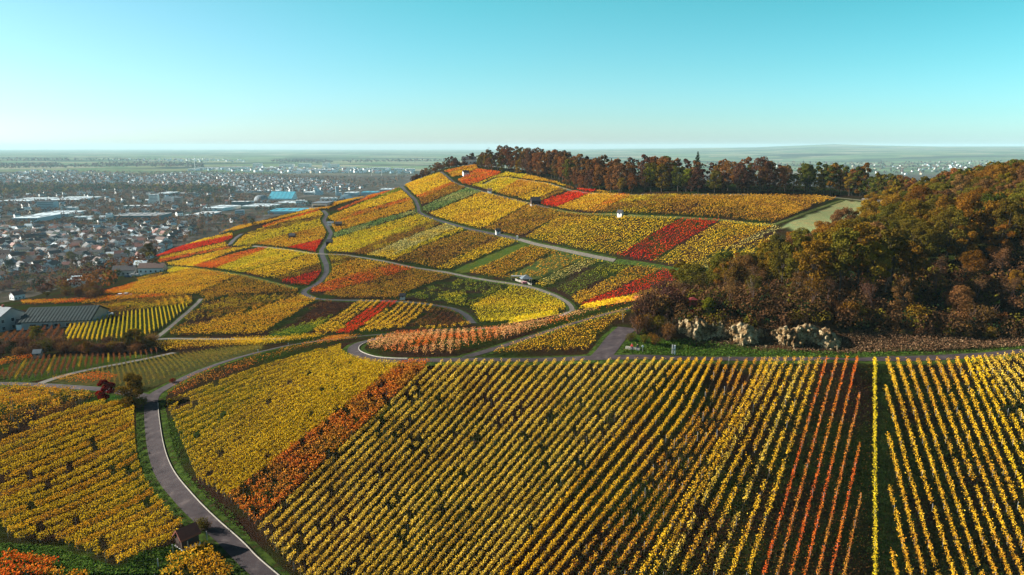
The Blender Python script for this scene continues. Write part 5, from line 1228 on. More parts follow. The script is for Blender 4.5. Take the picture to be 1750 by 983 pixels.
MB().prism([(-8*k*.6,-1),(8*k,-1),(8*k,5*k),(2*k,6*k),(-1*k,10*k),(-4*k,15*k),(-3.2*k,8*k),(-1.5*k,3*k)], -12, 12).build('hull', WM['bluegrey'], t)
MB().prism([(-4.2*k,15.3*k),(-3.9*k,15.5*k),(-.6*k,10*k),(2.2*k,6.2*k),(2*k,6*k),(-1*k,10*k)], -12.5, 12.5).build('sail_roof', RM['white'], t)
t.location = p; OCC.append((p[0], p[1], 10 * k)); tag(t, 'building with a tall pointed white sail-shaped roof', 'building')
B('thin pale tower right of the sail building', 576, 335, 5, 16, 'bluegrey', 'pale', 9, 20, 'tower', 'tower'); B('stepped base block of the thin tower', 578, 335, 9, 5, 'bluegrey', 'pale', 14, 0, 'block', 'office_block')
t = empty('pyramid_building'); p = cast([(592, 342)])[0]; k = p[1] / F0
MB().add([(-14*k,0,-1),(14*k,0,-1),(14*k,20,-1),(-14*k,20,-1),(-9*k,5,8*k),(3*k,5,9*k),(3*k,15,9*k),(-9*k,15,8*k)], [(0,1,5,4),(1,2,6,5),(2,3,7,6),(3,0,4,7),(4,5,6,7)]).build('sloping_shell', WM['bluegrey'], t); MB().box(-12*k,-1,-1,10*k,0,2*k).build('entrance_front', GLASS, t); t.location = p
OCC.append((p[0], p[1], 14*k)); tag(t, 'low pale building with slanting faces in front of the right tower', 'building')
def mast(label, u, v, D, top_v, r=.5, lattice=True):
    x = (u - 875) / F0 * D; z = float(hz(np.array([x]), np.array([float(D)]))[0]); yc = (491.5 - top_v) / F0; zt = CAMZ + (-ST + yc * CT) / (CT + yc * ST) * D
    t = empty('mast', (x, D, z)); h = zt - z; MB().tube((0,0,-1), (0,0,h), r, r*.3, 5).build('pole', FRAME, t)
    for k in (.6, .75, .9): MB().box(-h*.06, -.2, h*k, h*.06, .2, h*k+.5).build('crossarm', FRAME, t)
    return tag(t, label, 'mast')
mast('tall thin transmitter mast far on the plain left of the hill', 341, 0, 4300, 266, 2.0)
for u, tv in [(638, 292), (655, 290), (681, 291), (600, 291)]: mast('faint power pylon on the plain just left of the crest', u, 0, 3000 + u, tv, .8)['group'] = 'faint pylons on the plain'
mast('thin pole standing among the summit trees', 836, 0, 655, 250, .12)
# ------------------------------------------------------------------ the town's houses
protos = []
for i, (w, d, h, rh, wl_, rf_) in enumerate([(11,9,5.2,3.6,'white','brown'),(13,9,5.4,3.4,'white','dark'),(10,8.5,5,3.8,'cream','red'),(12,9,5,3.2,'white','slate'),(17,10,6.8,3.2,'white','brown'),(20,11,8,3,'cream','dark'),(10,9,4.4,3.8,'white','red'),(12,9,4.6,2.8,'grey','pale')]):
    t = house('house', w, d, h, rh, wl_, rf_, chim=False); reg(t); protos.append((t, wl_, rf_, w))
RN = {'brown': 'brown-tiled', 'dark': 'dark', 'red': 'red-tiled', 'slate': 'grey slate', 'pale': 'pale metal'}
Hs = scatter('0:-15,394 60,391 150,389 260,391 330,390 330,400 300,405 290,425 268,440 235,442 190,452 150,456 60,466 -15,480', 3200, 15, seed=3)
Hs = [q for q in Hs if free(q[0], q[1], 5)]
Hs2 = scatter('0:-15,325 100,330 200,322 330,330 400,335 400,380 330,388 200,388 100,388 -15,390', 500, 34, seed=5)
Hs2 = [q for q in Hs2 if free(q[0], q[1], 12)]
Hs = sorted(Hs, key=lambda q: q[1]); near_h = Hs[:255]; rest_h = Hs[255:] + Hs2
print('houses', len(Hs), len(Hs2))
usedh = set(); random.seed(21)
near_h = near_h[::-1]
for i, q in enumerate(near_h):
    k = random.choices(range(8), [6, 7, 3, 4, 2.0, 1, 3, 1.2])[0]; t, wl_, rf_, w = protos[k]
    if k in usedh: t = copy_tree(t)
    usedh.add(k); t.location = (q[0], q[1], q[2]); t.rotation_euler = (0, 0, random.choice([.2, 1.77, .2, 1.77, .9, -.6]) + random.uniform(-.15, .15)); s = random.uniform(.85, 1.15); t.scale = (s, s, s)
    if (i % 3) and k < 2: pass
    tag(t, f"{'large ' if w > 15 else ''}{'white' if wl_ == 'white' else wl_} house with {RN[rf_]} roof among the town gardens below the hill", 'house', 'houses of the town below the hill'); OCC.append((q[0], q[1], 6))
for t, *_ in protos:
    if 'label' not in t:
        for c in KIDS[t.name]: bpy.data.objects.remove(c)
        bpy.data.objects.remove(t)
def mass_houses(name, label, pts, seed, scale=1.0, whiteness=.75):
    r = random.Random(seed); g = {}
    for q in pts:
        w = r.uniform(9, 15) * scale; d = r.uniform(8, 10) * scale; h = r.uniform(4.5, 8) * scale; rh = 3 * scale; a = r.choice([.1, 1.67, .9]) + r.uniform(-.2, .2); ca, sa = math.cos(a), math.sin(a)
        wl_ = 'white' if r.random() < whiteness else r.choice(['cream', 'grey', 'bluegrey']); rf_ = r.choice(['brown', 'dark', 'slate', 'red', 'pale', 'brown'])
        P_ = lambda x, y, z: (q[0] + x*ca - y*sa, q[1] + x*sa + y*ca, q[2] + z)
        A_ = [P_(-w/2,-d/2,-1),P_(w/2,-d/2,-1),P_(w/2,d/2,-1),P_(-w/2,d/2,-1),P_(-w/2,-d/2,h),P_(w/2,-d/2,h),P_(w/2,d/2,h),P_(-w/2,d/2,h),P_(-w/2,0,h+rh),P_(w/2,0,h+rh)]
        g.setdefault(WM[wl_], MB()).add(A_, [(0,1,5,4),(1,2,6,9,5),(2,3,7,6),(3,0,4,8,7)])
        e = .3; B_ = [P_(-w/2-e,-d/2-e,h-.1),P_(w/2+e,-d/2-e,h-.1),P_(w/2+e,d/2+e,h-.1),P_(-w/2-e,d/2+e,h-.1),P_(-w/2-e,0,h+rh+.15),P_(w/2+e,0,h+rh+.15)]
        g.setdefault(RM[rf_], MB()).add(B_, [(0,1,5,4),(2,3,4,5)])
    vs = []; fs = []; mi = []; ms = []
    for m, mb in g.items():
        b_ = len(vs); vs += mb.v; fs += [tuple(b_ + i for i in f) for f in mb.f]; mi += [len(ms)] * len(mb.f); ms.append(m)
    me = bpy.data.meshes.new(name); me.from_pydata(vs, [], fs); [me.materials.append(m) for m in ms]; me.polygons.foreach_set('material_index', np.array(mi, np.int32)); me.update()
    return tag(link(name, me), label, 'houses', None, 'stuff')
mass_houses('distant_houses', 'scattered small buildings between the halls of the industrial quarter', rest_h, 1)
D1 = scatter('0:225,318 240,304 290,298 330,296 400,298 480,304 560,309 600,316 620,322 560,330 480,327 420,330 330,326 260,322', 2600, 20, seed=6)
D2 = scatter('0:0,300 60,292 130,292 230,300 240,312 180,318 100,322 0,320', 650, 30, seed=7)
D3 = scatter('0:330,291 420,287 520,288 600,290 705,293 705,297 600,296 500,297 400,293', 500, 45, seed=8)
D4 = scatter('0:180,274 240,272 350,272 420,274 420,278 300,276', 120, 60, seed=9)
D5 = scatter('0:1250,283 1500,283 1750,280 1750,298 1560,300 1400,300 1250,292', 900, 60, seed=10)
D6 = scatter('0:1560,278 1750,278 1750,292 1600,292', 50, 40, seed=12)
D5 = D5[:60]; D6 = D6[:40]
for n_, (lb, pts, sc) in enumerate([('dense white houses of the suburb beyond the industrial quarter', D1, 1.0), ('scattered houses of the far suburb at left', D2, 1.1), ('far strip of white buildings across the plain', D3, 1.5), ('farthest village on the plain', D4, 1.3), ('far town seen over the ridge wood', D5, 1.1), ('white far settlement at the right above the trees', D6, 1.2)]):
    mass_houses('distant_houses', lb, pts, n_ + 3, sc, .85 if n_ < 4 else .5)
# ------------------------------------------------------------------ trees of the plain
TM = [CR['brown'], CR['mauve'], CR['russet'], CR['olive'], CR['darkgreen'], CR['mauve']]
T1 = scatter('0:-15,385 150,383 330,384 400,368 470,366 470,376 420,392 360,400 300,420 280,432 275,440 262,462 200,480 190,500 60,505 -15,500', 6500, 7.5, seed=31)
T1 = np.array([q for q in T1 if free(q[0], q[1], .5)])
mass_trees('town_trees', 'brown, russet and dark green garden trees between the houses of the town', T1, TM, np.random.default_rng(1).uniform(4.5, 12, len(T1)), 34, 1.6)
T2 = scatter('0:-15,330 150,333 230,326 330,332 400,334 540,345 600,340 600,345 560,358 480,368 410,384 330,388 -15,390', 6500, 11, seed=32)
T2 = np.array([q for q in T2 if free(q[0], q[1], 4) and (vnoise(np.array([q[0] / 130]), np.array([q[1] / 90]), 3)[0] > .36)])
mass_trees('industrial_quarter_trees', 'brown tree belts between the halls of the industrial quarter', T2, [CR['brown'], CR['mauve'], CR['mauve'], CR['russet'], CR['darkgreen']], np.random.default_rng(2).uniform(8, 16, len(T2)), 24, 2.0)
T3 = scatter('0:-15,318 120,320 240,322 330,322 400,326 400,334 300,334 200,328 100,334 -15,336', 3600, 13, seed=33)
mass_trees('dark_tree_belt', 'dark green belt of trees along the river behind the halls', T3, [CR['darkgreen'], CR['darkgreen'], CR['olive'], CR['mauve']], np.random.default_rng(3).uniform(14, 22, len(T3)), 14, 3.2)
T4 = scatter('0:-15,302 100,294 230,296 330,295 480,300 620,308 700,302 660,322 560,332 400,332 230,324 -15,322', 4200, 22, seed=34)
mass_trees('suburb_trees', 'brown and purple trees among the far suburb', T4, [CR['mauve'], CR['mauve'], CR['brown'], CR['darkgreen']], np.random.default_rng(4).uniform(10, 17, len(T4)), 9, 3.6)
T5 = scatter('0:-15,283 100,281 110,285 200,280 345,280 350,288 250,286 -15,290', 1500, 30, seed=35)
T6 = scatter('0:460,276 530,273 570,278 560,281 480,279', 900, 40, seed=36)
T7 = scatter('0:580,276 760,274 760,277 600,279', 500, 50, seed=37)
T8 = scatter('0:-15,272 200,273 330,276 -15,277', 700, 60, seed=38)
mass_trees('far_woods', 'bluish far woods on the plain below the horizon', np.concatenate([T5, T6, T7, T8]), [CR['darkgreen'], CR['mauve']], np.random.default_rng(5).uniform(14, 24, len(T5) + len(T6) + len(T7) + len(T8)), 6, 6)
T9 = scatter('0:1150,280 1500,279 1750,276 1750,298 1150,300', 1600, 60, seed=39)
mass_trees('far_woods', 'far hedges and woods seen over the ridge wood', T9, [CR['darkgreen'], CR['mauve']], np.random.default_rng(6).uniform(14, 22, len(T9)), 6, 6)
# trees one can tell apart at the town's near edge
G4 = 'single trees at the near edge of the town'
for u, v, c, s in [(70, 452, 'russet', .85), (88, 462, 'russet', .6), (122, 450, 'olive', 1.15), (128, 460, 'brown', 1.0), (150, 460, 'russet', 1.35), (145, 468, 'amber', .8), (20, 470, 'darkgreen', 1.25), (40, 472, 'darkgreen', 1.15), (8, 472, 'brown', .9), (58, 466, 'brown', .8), (168, 462, 'darkgreen', 1.1), (190, 443, 'gold', .6), (206, 436, 'lime', .6),
                   (222, 422, 'amber', 1.0), (218, 440, 'olive', .8), (184, 468, 'lime', .5), (210, 466, 'amber', .5), (225, 468, 'russet', .6), (240, 440, 'olive', .9), (256, 446, 'olive', 1.0), (264, 440, 'darkgreen', .9), (137, 436, 'darkgreen', 1.0), (183, 424, 'russet', 1.0), (325, 408, 'amber', 1.0), (345, 395, 'amber', .9), (140, 400, 'darkgreen', 1.1),
                   (40, 486, 'brown', .7), (74, 486, 'olive', .6), (92, 488, 'brown', .6), (186, 486, 'gold', .35), (195, 489, 'brown', .6), (60, 442, 'amber', .6), (300, 420, 'brown', .7), (316, 416, 'brown', .7), (350, 405, 'darkgreen', .6), (375, 398, 'brown', .6), (285, 428, 'amber', .6), (330, 385, 'brown', .8), (420, 388, 'russet', .5), (433, 387, 'olive', .5)]:
    p = cast([(u, v)])[0]; place_tree(random.choice(near_p if c != 'darkgreen' else far_p), CR[c], p[0], p[1], s * (.75 if c == 'darkgreen' else 1), f'{COLN[c]} tree standing among the houses at the near edge of the town', G4)
for u, v in [(353, 352), (357, 352), (369, 353), (373, 353), (377, 353), (366, 345)]:
    p = cast([(u, v)])[0]; place_tree(ball, CR['gold'], p[0], p[1], .7, 'golden poplar beside the white hall of the industrial quarter', 'golden poplars', sz=1.3)
# ------------------------------------------------------------------ rock face of the old quarry
ROCK = None
def rockmat():
    m, t, o = newmat('limestone'); b = N(t, 'ShaderNodeBsdfPrincipled'); b.inputs['Roughness'].default_value = .95; b.inputs['Specular IOR Level'].default_value = .1
    p = pos(t); n1 = noise(t, .55, 6, p); n2 = noise(t, 2.6, 5, p); r = ramp(t, [(.34, (.07,.036,.016)), (.46, (.26,.17,.08)), (.58, (.46,.36,.21)), (.75, (.54,.45,.30))]); L(t, n1.outputs[0], r.inputs[0])
    r2 = ramp(t, [(.35, (.35,.28,.2)), (.6, (1, 1, 1))]); L(t, n2.outputs[0], r2.inputs[0]); c = mix(t, 1.0, r.outputs[0], r2.outputs[0], 'MULTIPLY'); L(t, c, b.inputs['Base Color'])
    bp = N(t, 'ShaderNodeBump'); bp.inputs['Strength'].default_value = 1.0; bp.inputs['Distance'].default_value = .4; L(t, n2.outputs[0], bp.inputs['Height']); L(t, bp.outputs[0], b.inputs['Normal']); L(t, b.outputs[0], o.inputs[0]); return m
ROCK = rockmat()
def boulder(seed, sx, sy, sz):
    r = random.Random(seed); bm = bmesh.new(); pts = []
    for k in range(13):
        d = Vector((r.gauss(0, 1), r.gauss(0, 1), r.gauss(0, 1))).normalized()
        m_ = max(abs(d.x), abs(d.y), abs(d.z)); d = d / m_ ** .7; pts.append(bm.verts.new((d.x * sx * r.uniform(.8, 1), d.y * sy * r.uniform(.8, 1), d.z * sz * r.uniform(.8, 1))))
    q = bmesh.ops.convex_hull(bm, input=pts); bmesh.ops.delete(bm, geom=[v for v in bm.verts if not v.link_faces], context='VERTS')
    me = bpy.data.meshes.new('rock'); bm.to_mesh(me); bm.free(); me.materials.append(ROCK); return me
RB = [boulder(i, 1.2, .9, 1.0) for i in range(8)]
TOPU = [1160, 1180, 1200, 1220, 1250, 1290, 1305, 1322, 1340, 1370, 1400, 1430, 1450, 1466]; TOPV = [549, 546, 549, 551, 555, 557, 560, 564, 562, 559, 554, 566, 578, 590]
BOTV = [554, 561, 567, 575, 579, 588, 591, 586, 585, 591, 594, 595, 597, 598]; CLY = [151.5, 151, 150.8, 150.3, 149.8, 147.8, 147.6, 148.6, 148, 146.6, 146, 146, 146, 146]
def zat(v, Y): yc = (491.5 - v) / F0; return CAMZ + (-ST + yc * CT) / (CT + yc * ST) * Y
t = empty('rock_face', (wx(1300, 146), 146, h1(wx(1300, 146), 146))); tag(t, 'pale jagged limestone face of the old quarry under the dark trees', 'rock face'); o0 = t.location.copy(); random.seed(5)
us = np.arange(1158, 1464, 2.2); kk = 20; U, K_ = np.meshgrid(us, np.arange(kk)); fk = K_ / (kk - 1.0)
tv = np.interp(U, TOPU, TOPV) + (fbm(U / 11, U * 0, 3, 3) - .5) * 16 + 1; bv = np.interp(U, TOPU, BOTV) + 3; YY = np.interp(U, TOPU, CLY) + .8 * np.sin(U / 13); vv = bv + (np.minimum(tv, bv - 1.5) - bv) * np.clip(fk / .85, 0, 1)
ZZ = np.array([[zat(vv[i, j], YY[i, j]) for j in range(vv.shape[1])] for i in range(vv.shape[0])])
rib = np.abs(fbm(U / 5.5, ZZ / 2.6, 11, 3) - .5) * 2; out_ = 1.9 * (1 - rib) ** 2 + .8 * (vnoise(U / 2.4, ZZ * 1.3, 5) - .4) + 1.2 * (fbm(U / 26, ZZ / 4, 8) - .5)
led = np.floor(ZZ / .75 + 1.4 * vnoise(U / 20, U * 0, 6)) ; out_ = out_ + .45 * (_hash(led.astype(int), np.floor(U / 7 + led).astype(int), 4) - .5)
YF = YY - out_ * np.clip(1.3 - fk, 0, 1) + np.clip(fk - .85, 0, 1) * 14 + fk * .8; XF = (U - 875) / F0 * YF
ZF = np.where(fk > .85, np.maximum(ZZ, hz(XF, YF) - .25) + (.3 * vnoise(U, YF, 4)) * (fk < .99) , ZZ); ZF[-1] = hz(XF[-1], YF[-1]) - .8; ZF[0] = hz(XF[0], YF[0]) - .6
idx = np.arange(U.size).reshape(U.shape); Fq = np.stack([idx[:-1, :-1], idx[:-1, 1:], idx[1:, 1:], idx[1:, :-1]], -1).reshape(-1, 4)
link('cliff', mesh_np('cliff', np.stack([XF - o0.x, YF - o0.y, ZF - o0.z], -1).reshape(-1, 3), Fq, ROCK), t)
for k in range(150):
    u = random.choice([random.uniform(1170, 1325), random.uniform(1325, 1450)]); b_ = float(np.interp(u, TOPU, BOTV)); tp_ = float(np.interp(u, TOPU, TOPV)); f = random.random() ** 1.6
    v = b_ + (tp_ - b_) * f * .9; Yr = float(np.interp(u, TOPU, CLY)) - .6 + .8 * math.sin(u / 13) - random.uniform(0, .9) * (1 - f); x = wx(u, Yr); z = zat(v, Yr) if f > .12 else h1(x, Yr)
    o = link('rock', random.choice(RB), t, (x - o0.x, Yr - o0.y, z - o0.z)); s = random.uniform(.22, .70); o.scale = (s, s, s * random.uniform(.7, 1.6)); o.rotation_euler = (random.uniform(-.4, .4), random.uniform(-.4, .4), random.uniform(0, 6.28))
LIT = surf('leaf_litter', [(.3, (.045,.022,.012)), (.55, (.10,.055,.03)), (.75, (.17,.10,.055))], 1.5, 1, .8, 6, 0)
uu_ = rng.uniform(1165, 1790, 1250); yy_ = rng.uniform(0, 1, 1250) ** 1.3 * 40 + np.interp(uu_, [1165, 1250, 1290, 1310, 1335, 1350, 1440, 1470, 1790], [152, 149.5, 149.5, 147.5, 147.5, 149.5, 149.5, 148, 148])
UG = np.stack([(uu_ - 875) / F0 * yy_, yy_, hz((uu_ - 875) / F0 * yy_, yy_)], -1)
mass_trees('undergrowth', 'dense shade-darkened brown and rusty undergrowth covering the slope above the rock face', UG, [CR['shade_brown'], CR['shade_brown'], CR['darkgreen'], CR['shade_brown'], CR['shade_brown'], CR['olive'], CR['brown']], rng.uniform(1.0, 3.6, len(UG)) * np.where(UG[:, 1] < 149, .45, 1), 76, 1.6, 'undergrowth', rx=.55)
sc_u = rng.uniform(1170, 1455, 520); sc_v = np.interp(sc_u, TOPU, BOTV) + rng.random(520) ** 1.7 * 9; SCR = cast(np.stack([sc_u, sc_v], -1)); mb = MB()
for x, y, z in SCR:
    q = random.uniform(.08, .32); a = [Vector((random.uniform(-1, 1), random.uniform(-1, 1), random.uniform(-.3, .8))) * q + Vector((x, y, z)) for _ in range(5)]; mb.add(a, [(0,1,2),(0,2,3),(0,3,1),(1,2,4),(2,3,4),(1,3,4)])
tag(mb.build('scree', ROCK), 'broken stones and scree at the foot of the quarry face', 'scree', None, 'stuff')
# fallen leaves and scree under the rock
def litter(name, label, s, n, pal, size, zr=.15, cat='leaf litter'):
    p = px(s); lo, hi = p.min(0), p.max(0); q = np.random.default_rng(n).uniform(lo, hi, (n, 2)); q = q[inpoly(q[:, 0], q[:, 1], p)]; w = cast(q, 760); w = w[off_road(w[:, 0], w[:, 1], -.6)]
    w[:, 2] += rng.random(len(w)) * zr; V, Fc = leaf_faces(w, size * rng.uniform(.5, 1.4, len(w)), np.tile([0, 0, 1.], (len(w), 1)), 1.0); return tag(link(name, mesh_np(name, V, Fc, pal)), label, cat, None, 'stuff')
GRASS = leafmat('grass_blades', [(.055,.120,.016),(.090,.165,.022),(.030,.070,.012),(.14,.18,.035)], None, .1, .3)
litter('leaf_litter', 'brown leaf litter on the bank under the rock face and dark trees', '0:1190,580 1290,598 1440,604 1560,601 1750,592 1760,548 1560,560 1455,565 1440,592 1330,600 1240,590', 30000, leafmat('litter_leaves', [(.10,.055,.028),(.19,.10,.05),(.06,.035,.02),(.30,.19,.10)], None, .1, .1), .30, .35)
litter('grass_strip', 'green grass strip between the top road and the rock face', '0:1075,575 1110,590 1180,578 1230,586 1300,596 1440,602 1600,603 1750,594 1750,602 1600,610 1400,613 1110,611 1062,602', 16000, GRASS, .30, .3, 'grass')
litter('grass_strip', 'grass and fallen leaves between the vine rows of the front slope', '0:960,983 1300,620 1490,620 1500,983', 26000, leafmat('grass_and_leaves', [(.030,.055,.010),(.045,.075,.012),(.020,.035,.008),(.16,.06,.015),(.05,.07,.012)], None, .1, .2), .22, .12, 'grass')
litter('grass_strip', 'dark grass between the yellow rows at the right', '0:1490,983 1490,618 1750,605 1750,983', 20000, leafmat('grass_dark', [(.018,.036,.008),(.028,.050,.010),(.012,.022,.006),(.07,.04,.012)], None, .1, .2), .24, .12, 'grass')
litter('grass_strip', 'brown fallen vine leaves under the lemon rows', '0:445,915 745,622 1230,618 960,983 500,983', 26000, leafmat('fallen_leaves', [(.10,.045,.02),(.16,.075,.025),(.06,.03,.015),(.05,.06,.014),(.26,.15,.03)], None, .1, .2), .24, .10, 'leaf litter')
litter('grass_strip', 'rough grass on the verges of the winding road', '0:235,700 262,690 300,700 310,800 400,880 470,983 480,983 420,983 330,900 262,820 246,760', 16000, GRASS, .28, .25, 'grass')
litter('grass_strip', 'green grass strip below the left vine block', '0:0,930 90,935 210,975 240,945 330,925 385,935 330,955 290,983 0,983', 14000, GRASS, .32, .3, 'grass')
# ------------------------------------------------------------------ vineyard huts
def hut(label, uv, w, d, h, rh, wall, roof, rz, plinth=None, facing=None, z=0, Y=None):
    t = empty('vineyard_hut'); wl, rf = gable(w, d, h, rh, .25); wl.build('walls', WM[wall], t); rf.build('roof', RM[roof], t)
    MB().box(-w/2-.05, -.4, 0, -w/2+.04, .4, 1.8).build('door', WM['timber'], t)
    o = MB().box(-.35, -d/2-.05, 1.1, .35, -d/2+.04, 1.8).build('window', GLASS, t)
    if plinth: MB().box(-w/2-.12, -d/2-.12, -1.2, w/2+.12, d/2+.12, .45).build('plinth', WM[plinth], t)
    setp(t, uv, rz=rz, r=4); return tag(t, label, 'hut')
hut('dark timber hut with a dull red roof beside the winding road', (321, 934), 2.5, 1.9, 2.0, .95, 'timber', 'red', R_(52), 'white')
hut('white hut with dark roof on the summit slope above the vermilion vines', (796, 300), 5, 4, 2.6, 1.6, 'white', 'dark', R_(20))
hut('little white hut on the summit road below the lemon vines', (837, 330), 3.2, 2.6, 2.0, 1.3, 'white', 'brown', R_(-12))
hut('black-roofed hut with a white base at the left end of the scarlet vines', (915, 350), 6.0, 4.5, 2.8, 2.2, 'timber', 'dark', R_(10), 'white')
hut('white hut with dark roof standing free below the brown plots', (1060, 370), 2.6, 2.2, 2.1, 1.1, 'white', 'dark', R_(-35))
hut('small white hut on the long road left of the orange corner', (851, 400), 2.6, 2.3, 1.9, 1.1, 'white', 'dark', R_(15))
hut('white low hut, left one of the pair by the winding lane', (565, 385), 4.2, 2.4, 1.7, .7, 'white', 'slate', R_(0))
hut('dark hut with white gable, right one of the pair by the winding lane', (579, 388), 4.2, 2.8, 2.4, 1.2, 'timber', 'dark', R_(5))
hut('black hut in the pale gold plot beside a thin pole', (500, 408), 3.6, 2.6, 2.2, 1.3, 'timber', 'dark', R_(0))
hut('dark hut against the right side of the winding lane', (563, 419), 4.0, 2.8, 2.2, 1.2, 'timber', 'dark', R_(8))
hut('small dark hut with a white side on the lower road', (688, 512), 2.2, 1.8, 1.7, .9, 'white', 'dark', R_(10))
hut('tiny pale hut at the track below the hillside', (66, 612), 2.0, 1.6, 1.7, .8, 'pink', 'slate', R_(10))
# summit house
t = house('house', 13, 7, 4.5, 2.2, 'white', 'dark', 'white house with dark green roof half hidden among the summit trees', big=True, chim=False); x = wx(803, 668); setp(t, xy=(x, 668), rz=0, z=h1(x, 668) + 1.5)
# marker posts, pole, sign
def post(name, label, cat, uv, h, r, mat, extra=None):
    t = empty(name); MB().box(-r, -r, -.3, r, r, h).build('post', mat, t)
    if extra: extra(t)
    setp(t, uv, r=1); return tag(t, label, cat)
post('pole', 'thin dark pole left of the black hut', 'pole', (494, 416), 7.0, .12, TRK, lambda t: MB().box(-.7, -.08, 6.0, .7, .08, 6.15).build('crossarm', TRK, t))
post('marker_stone', 'small white marker post on the long road right of the little hut', 'post', (884, 409), 1.9, .5, WM['white'])
def two(t): MB().box(.32, -.14, -.3, .58, .12, 2.0).build('post', WM['white'], t); MB().box(-.16, -.20, .9, .62, -.12, 1.35).build('board', WM['grey'], t)
post('sign_board', 'pair of pale upright posts with a board on the grass at the top road', 'sign', (1149, 606), 2.1, .11, WM['grey'], two)
def disc(t): MB().tube((0, -.06, 1.15), (0, .02, 1.15), .24, .24, 12).build('sign_plate', WM['white'], t)
post('road_sign', 'small round white sign beside the sitting people', 'sign', (1098, 601), 1.1, .03, STAKE, disc)
# red shelter on the rock
t = empty('viewing_shelter'); RED = wallm('red_brown_timber', (.16,.022,.020))
for x in (-1.1, 1.1):
    for y in (-.9, .9): MB().box(x-.09, y-.09, -2.2, x+.09, y+.09, 2.2).build('post', RED, t)
MB().box(-1.3, -1.1, .0, 1.3, 1.1, .15).build('floor', RED, t); MB().box(-1.2, -1.0, .15, 1.2, -.92, 1.0).build('railing', RED, t)
MB().add([(-1.7,-1.4,2.2),(1.7,-1.4,2.2),(1.7,1.4,2.2),(-1.7,1.4,2.2),(0,0,3.1)], [(0,3,2,1),(0,1,4),(1,2,4),(2,3,4),(3,0,4)]).build('roof', RED, t)
x = wx(1192, 157); t.location = (x, 157, h1(x, 157) + 2.2); t.scale = (.62, .62, .62); tag(t, 'dark red timber lookout shelter on posts above the rock face', 'shelter')
# tasting pavilion on the hillside with its terrace wall
t = empty('pavilion'); 
for x in (-2.2, 2.2):
    for y in (-2.0, 2.0): MB().box(x-.08, y-.08, 0, x+.08, y+.08, 2.5).build('post', WM['cream'], t)
MB().add([(-2.8,-2.6,2.4),(2.8,-2.6,2.4),(2.8,2.6,2.4),(-2.8,2.6,2.4),(0,0,4.2)], [(0,3,2,1),(0,1,4),(1,2,4),(2,3,4),(3,0,4)]).build('canopy', RM['slate'], t)
MB().box(-2.0, -1.2, 0, .6, .4, .9).build('counter', wallm('counter_pink', (.55,.22,.30)), t); setp(t, (899, 484), rz=R_(10), r=4); tag(t, 'open pavilion with a grey-blue tent roof on the hillside terrace', 'pavilion')
t = empty('pavilion'); MB().box(-3, -1.4, 2.3, 3, 1.4, 2.5).build('roof', RM['gravel'], t)
for x in (-2.8, 2.8):
    for y in (-1.2, 1.2): MB().box(x-.07, y-.07, 0, x+.07, y+.07, 2.3).build('post', WM['cream'], t)
MB().box(-2.4, .6, .0, 2.4, 1.1, 1.0).build('bench', WM['timber'], t); setp(t, (884, 480), rz=R_(-6), r=4); tag(t, 'flat pale shade roof left of the tent-roofed pavilion', 'shelter')
w = cast(densify(px('0:871,483 880,486 892,489 902,492'), 3)); ln = smooth_line(w, .8); V, Fq = ribbon(ln, [(-3.0, -.3), (-3.0, .9), (-3.4, .9), (-3.4, -.3)], .1); o = link('terrace_wall', mesh_np('terrace_wall', V, Fq, M['kerb'])); tag(o, 'pale low retaining wall under the pavilion terrace', 'wall')
w = cast(densify(px('0:1480,341 1500,346'), 3)); 
t = empty('log_pile', cast([(1490, 345)])[0], R_(-30)); 
for k in range(9): MB().tube((-5, (k % 3) * .6, .3 + (k // 3) * .5), (5, (k % 3) * .6, .3 + (k // 3) * .5), .3, .27, 8).build('log', BARKP, t)
tag(t, 'pale stacked logs at the wood corner above the meadow', 'log pile')
for u in (1110, 1200, 1262): 
    t = empty('log_pile', cast([(u, 335)])[0], 0)
    for k in range(6): MB().tube((-4.5, (k % 3) * .5, .3 + (k // 3) * .45), (4.5, (k % 3) * .5, .3 + (k // 3) * .45), .27, .25, 7).build('log', BARKP, t)
    tag(t, {1110: 'long pale log stack under the wood edge, leftmost', 1200: 'pale log stack under the wood edge, the middle one', 1262: 'pale log stack under the wood edge, rightmost'}[u], 'log pile')
# stone seat and the two people
p = cast([(1081, 597)])[0]; t = empty('stone_bench', p, R_(-28))
for k in range(4): MB().box(-1.5 + k * .78, -.3, -.1, -.76 + k * .78, .3, .45 + .02 * (k % 2)).build('stone', M['kerb'], t)
tag(t, 'low pale stone bench on the grass inside the road bend', 'bench')
SKIN = surf('skin', [(.3, (.42,.24,.17)), (.7, (.50,.30,.22))], 5, .6, obj=True)
CL = {'red': surf('cloth_red', [(.3, (.36,.03,.03)), (.7, (.5,.05,.05))], 8, .9, obj=True), 'denim': surf('cloth_denim', [(.3, (.03,.05,.10)), (.7, (.06,.09,.16))], 8, .9, obj=True), 'black': surf('cloth_black', [(.3, (.012,.012,.014)), (.7, (.03,.03,.03))], 8, .9, obj=True), 'hair': surf('hair_dark', [(.3, (.02,.012,.008)), (.7, (.05,.03,.02))], 9, .8, obj=True)}
def skin_mesh(name, V, E, Rr, mat, parent, root=0):
    me = bpy.data.meshes.new(name); me.from_pydata(V, E, []); o = link(name, me, parent); m = o.modifiers.new('s', 'SKIN'); m.use_smooth_shade = True
    sk = me.skin_vertices[0].data if me.skin_vertices else None
    if sk is None:
        bm = bmesh.new(); bm.from_mesh(me); bm.verts.layers.skin.verify(); bm.to_mesh(me); bm.free(); sk = me.skin_vertices[0].data
    for i, r in enumerate(Rr): sk[i].radius = (r, r); sk[i].use_root = (i == root)
    sb = o.modifiers.new('d', 'SUBSURF'); sb.levels = 1; sb.render_levels = 1; me.materials.append(mat); return o
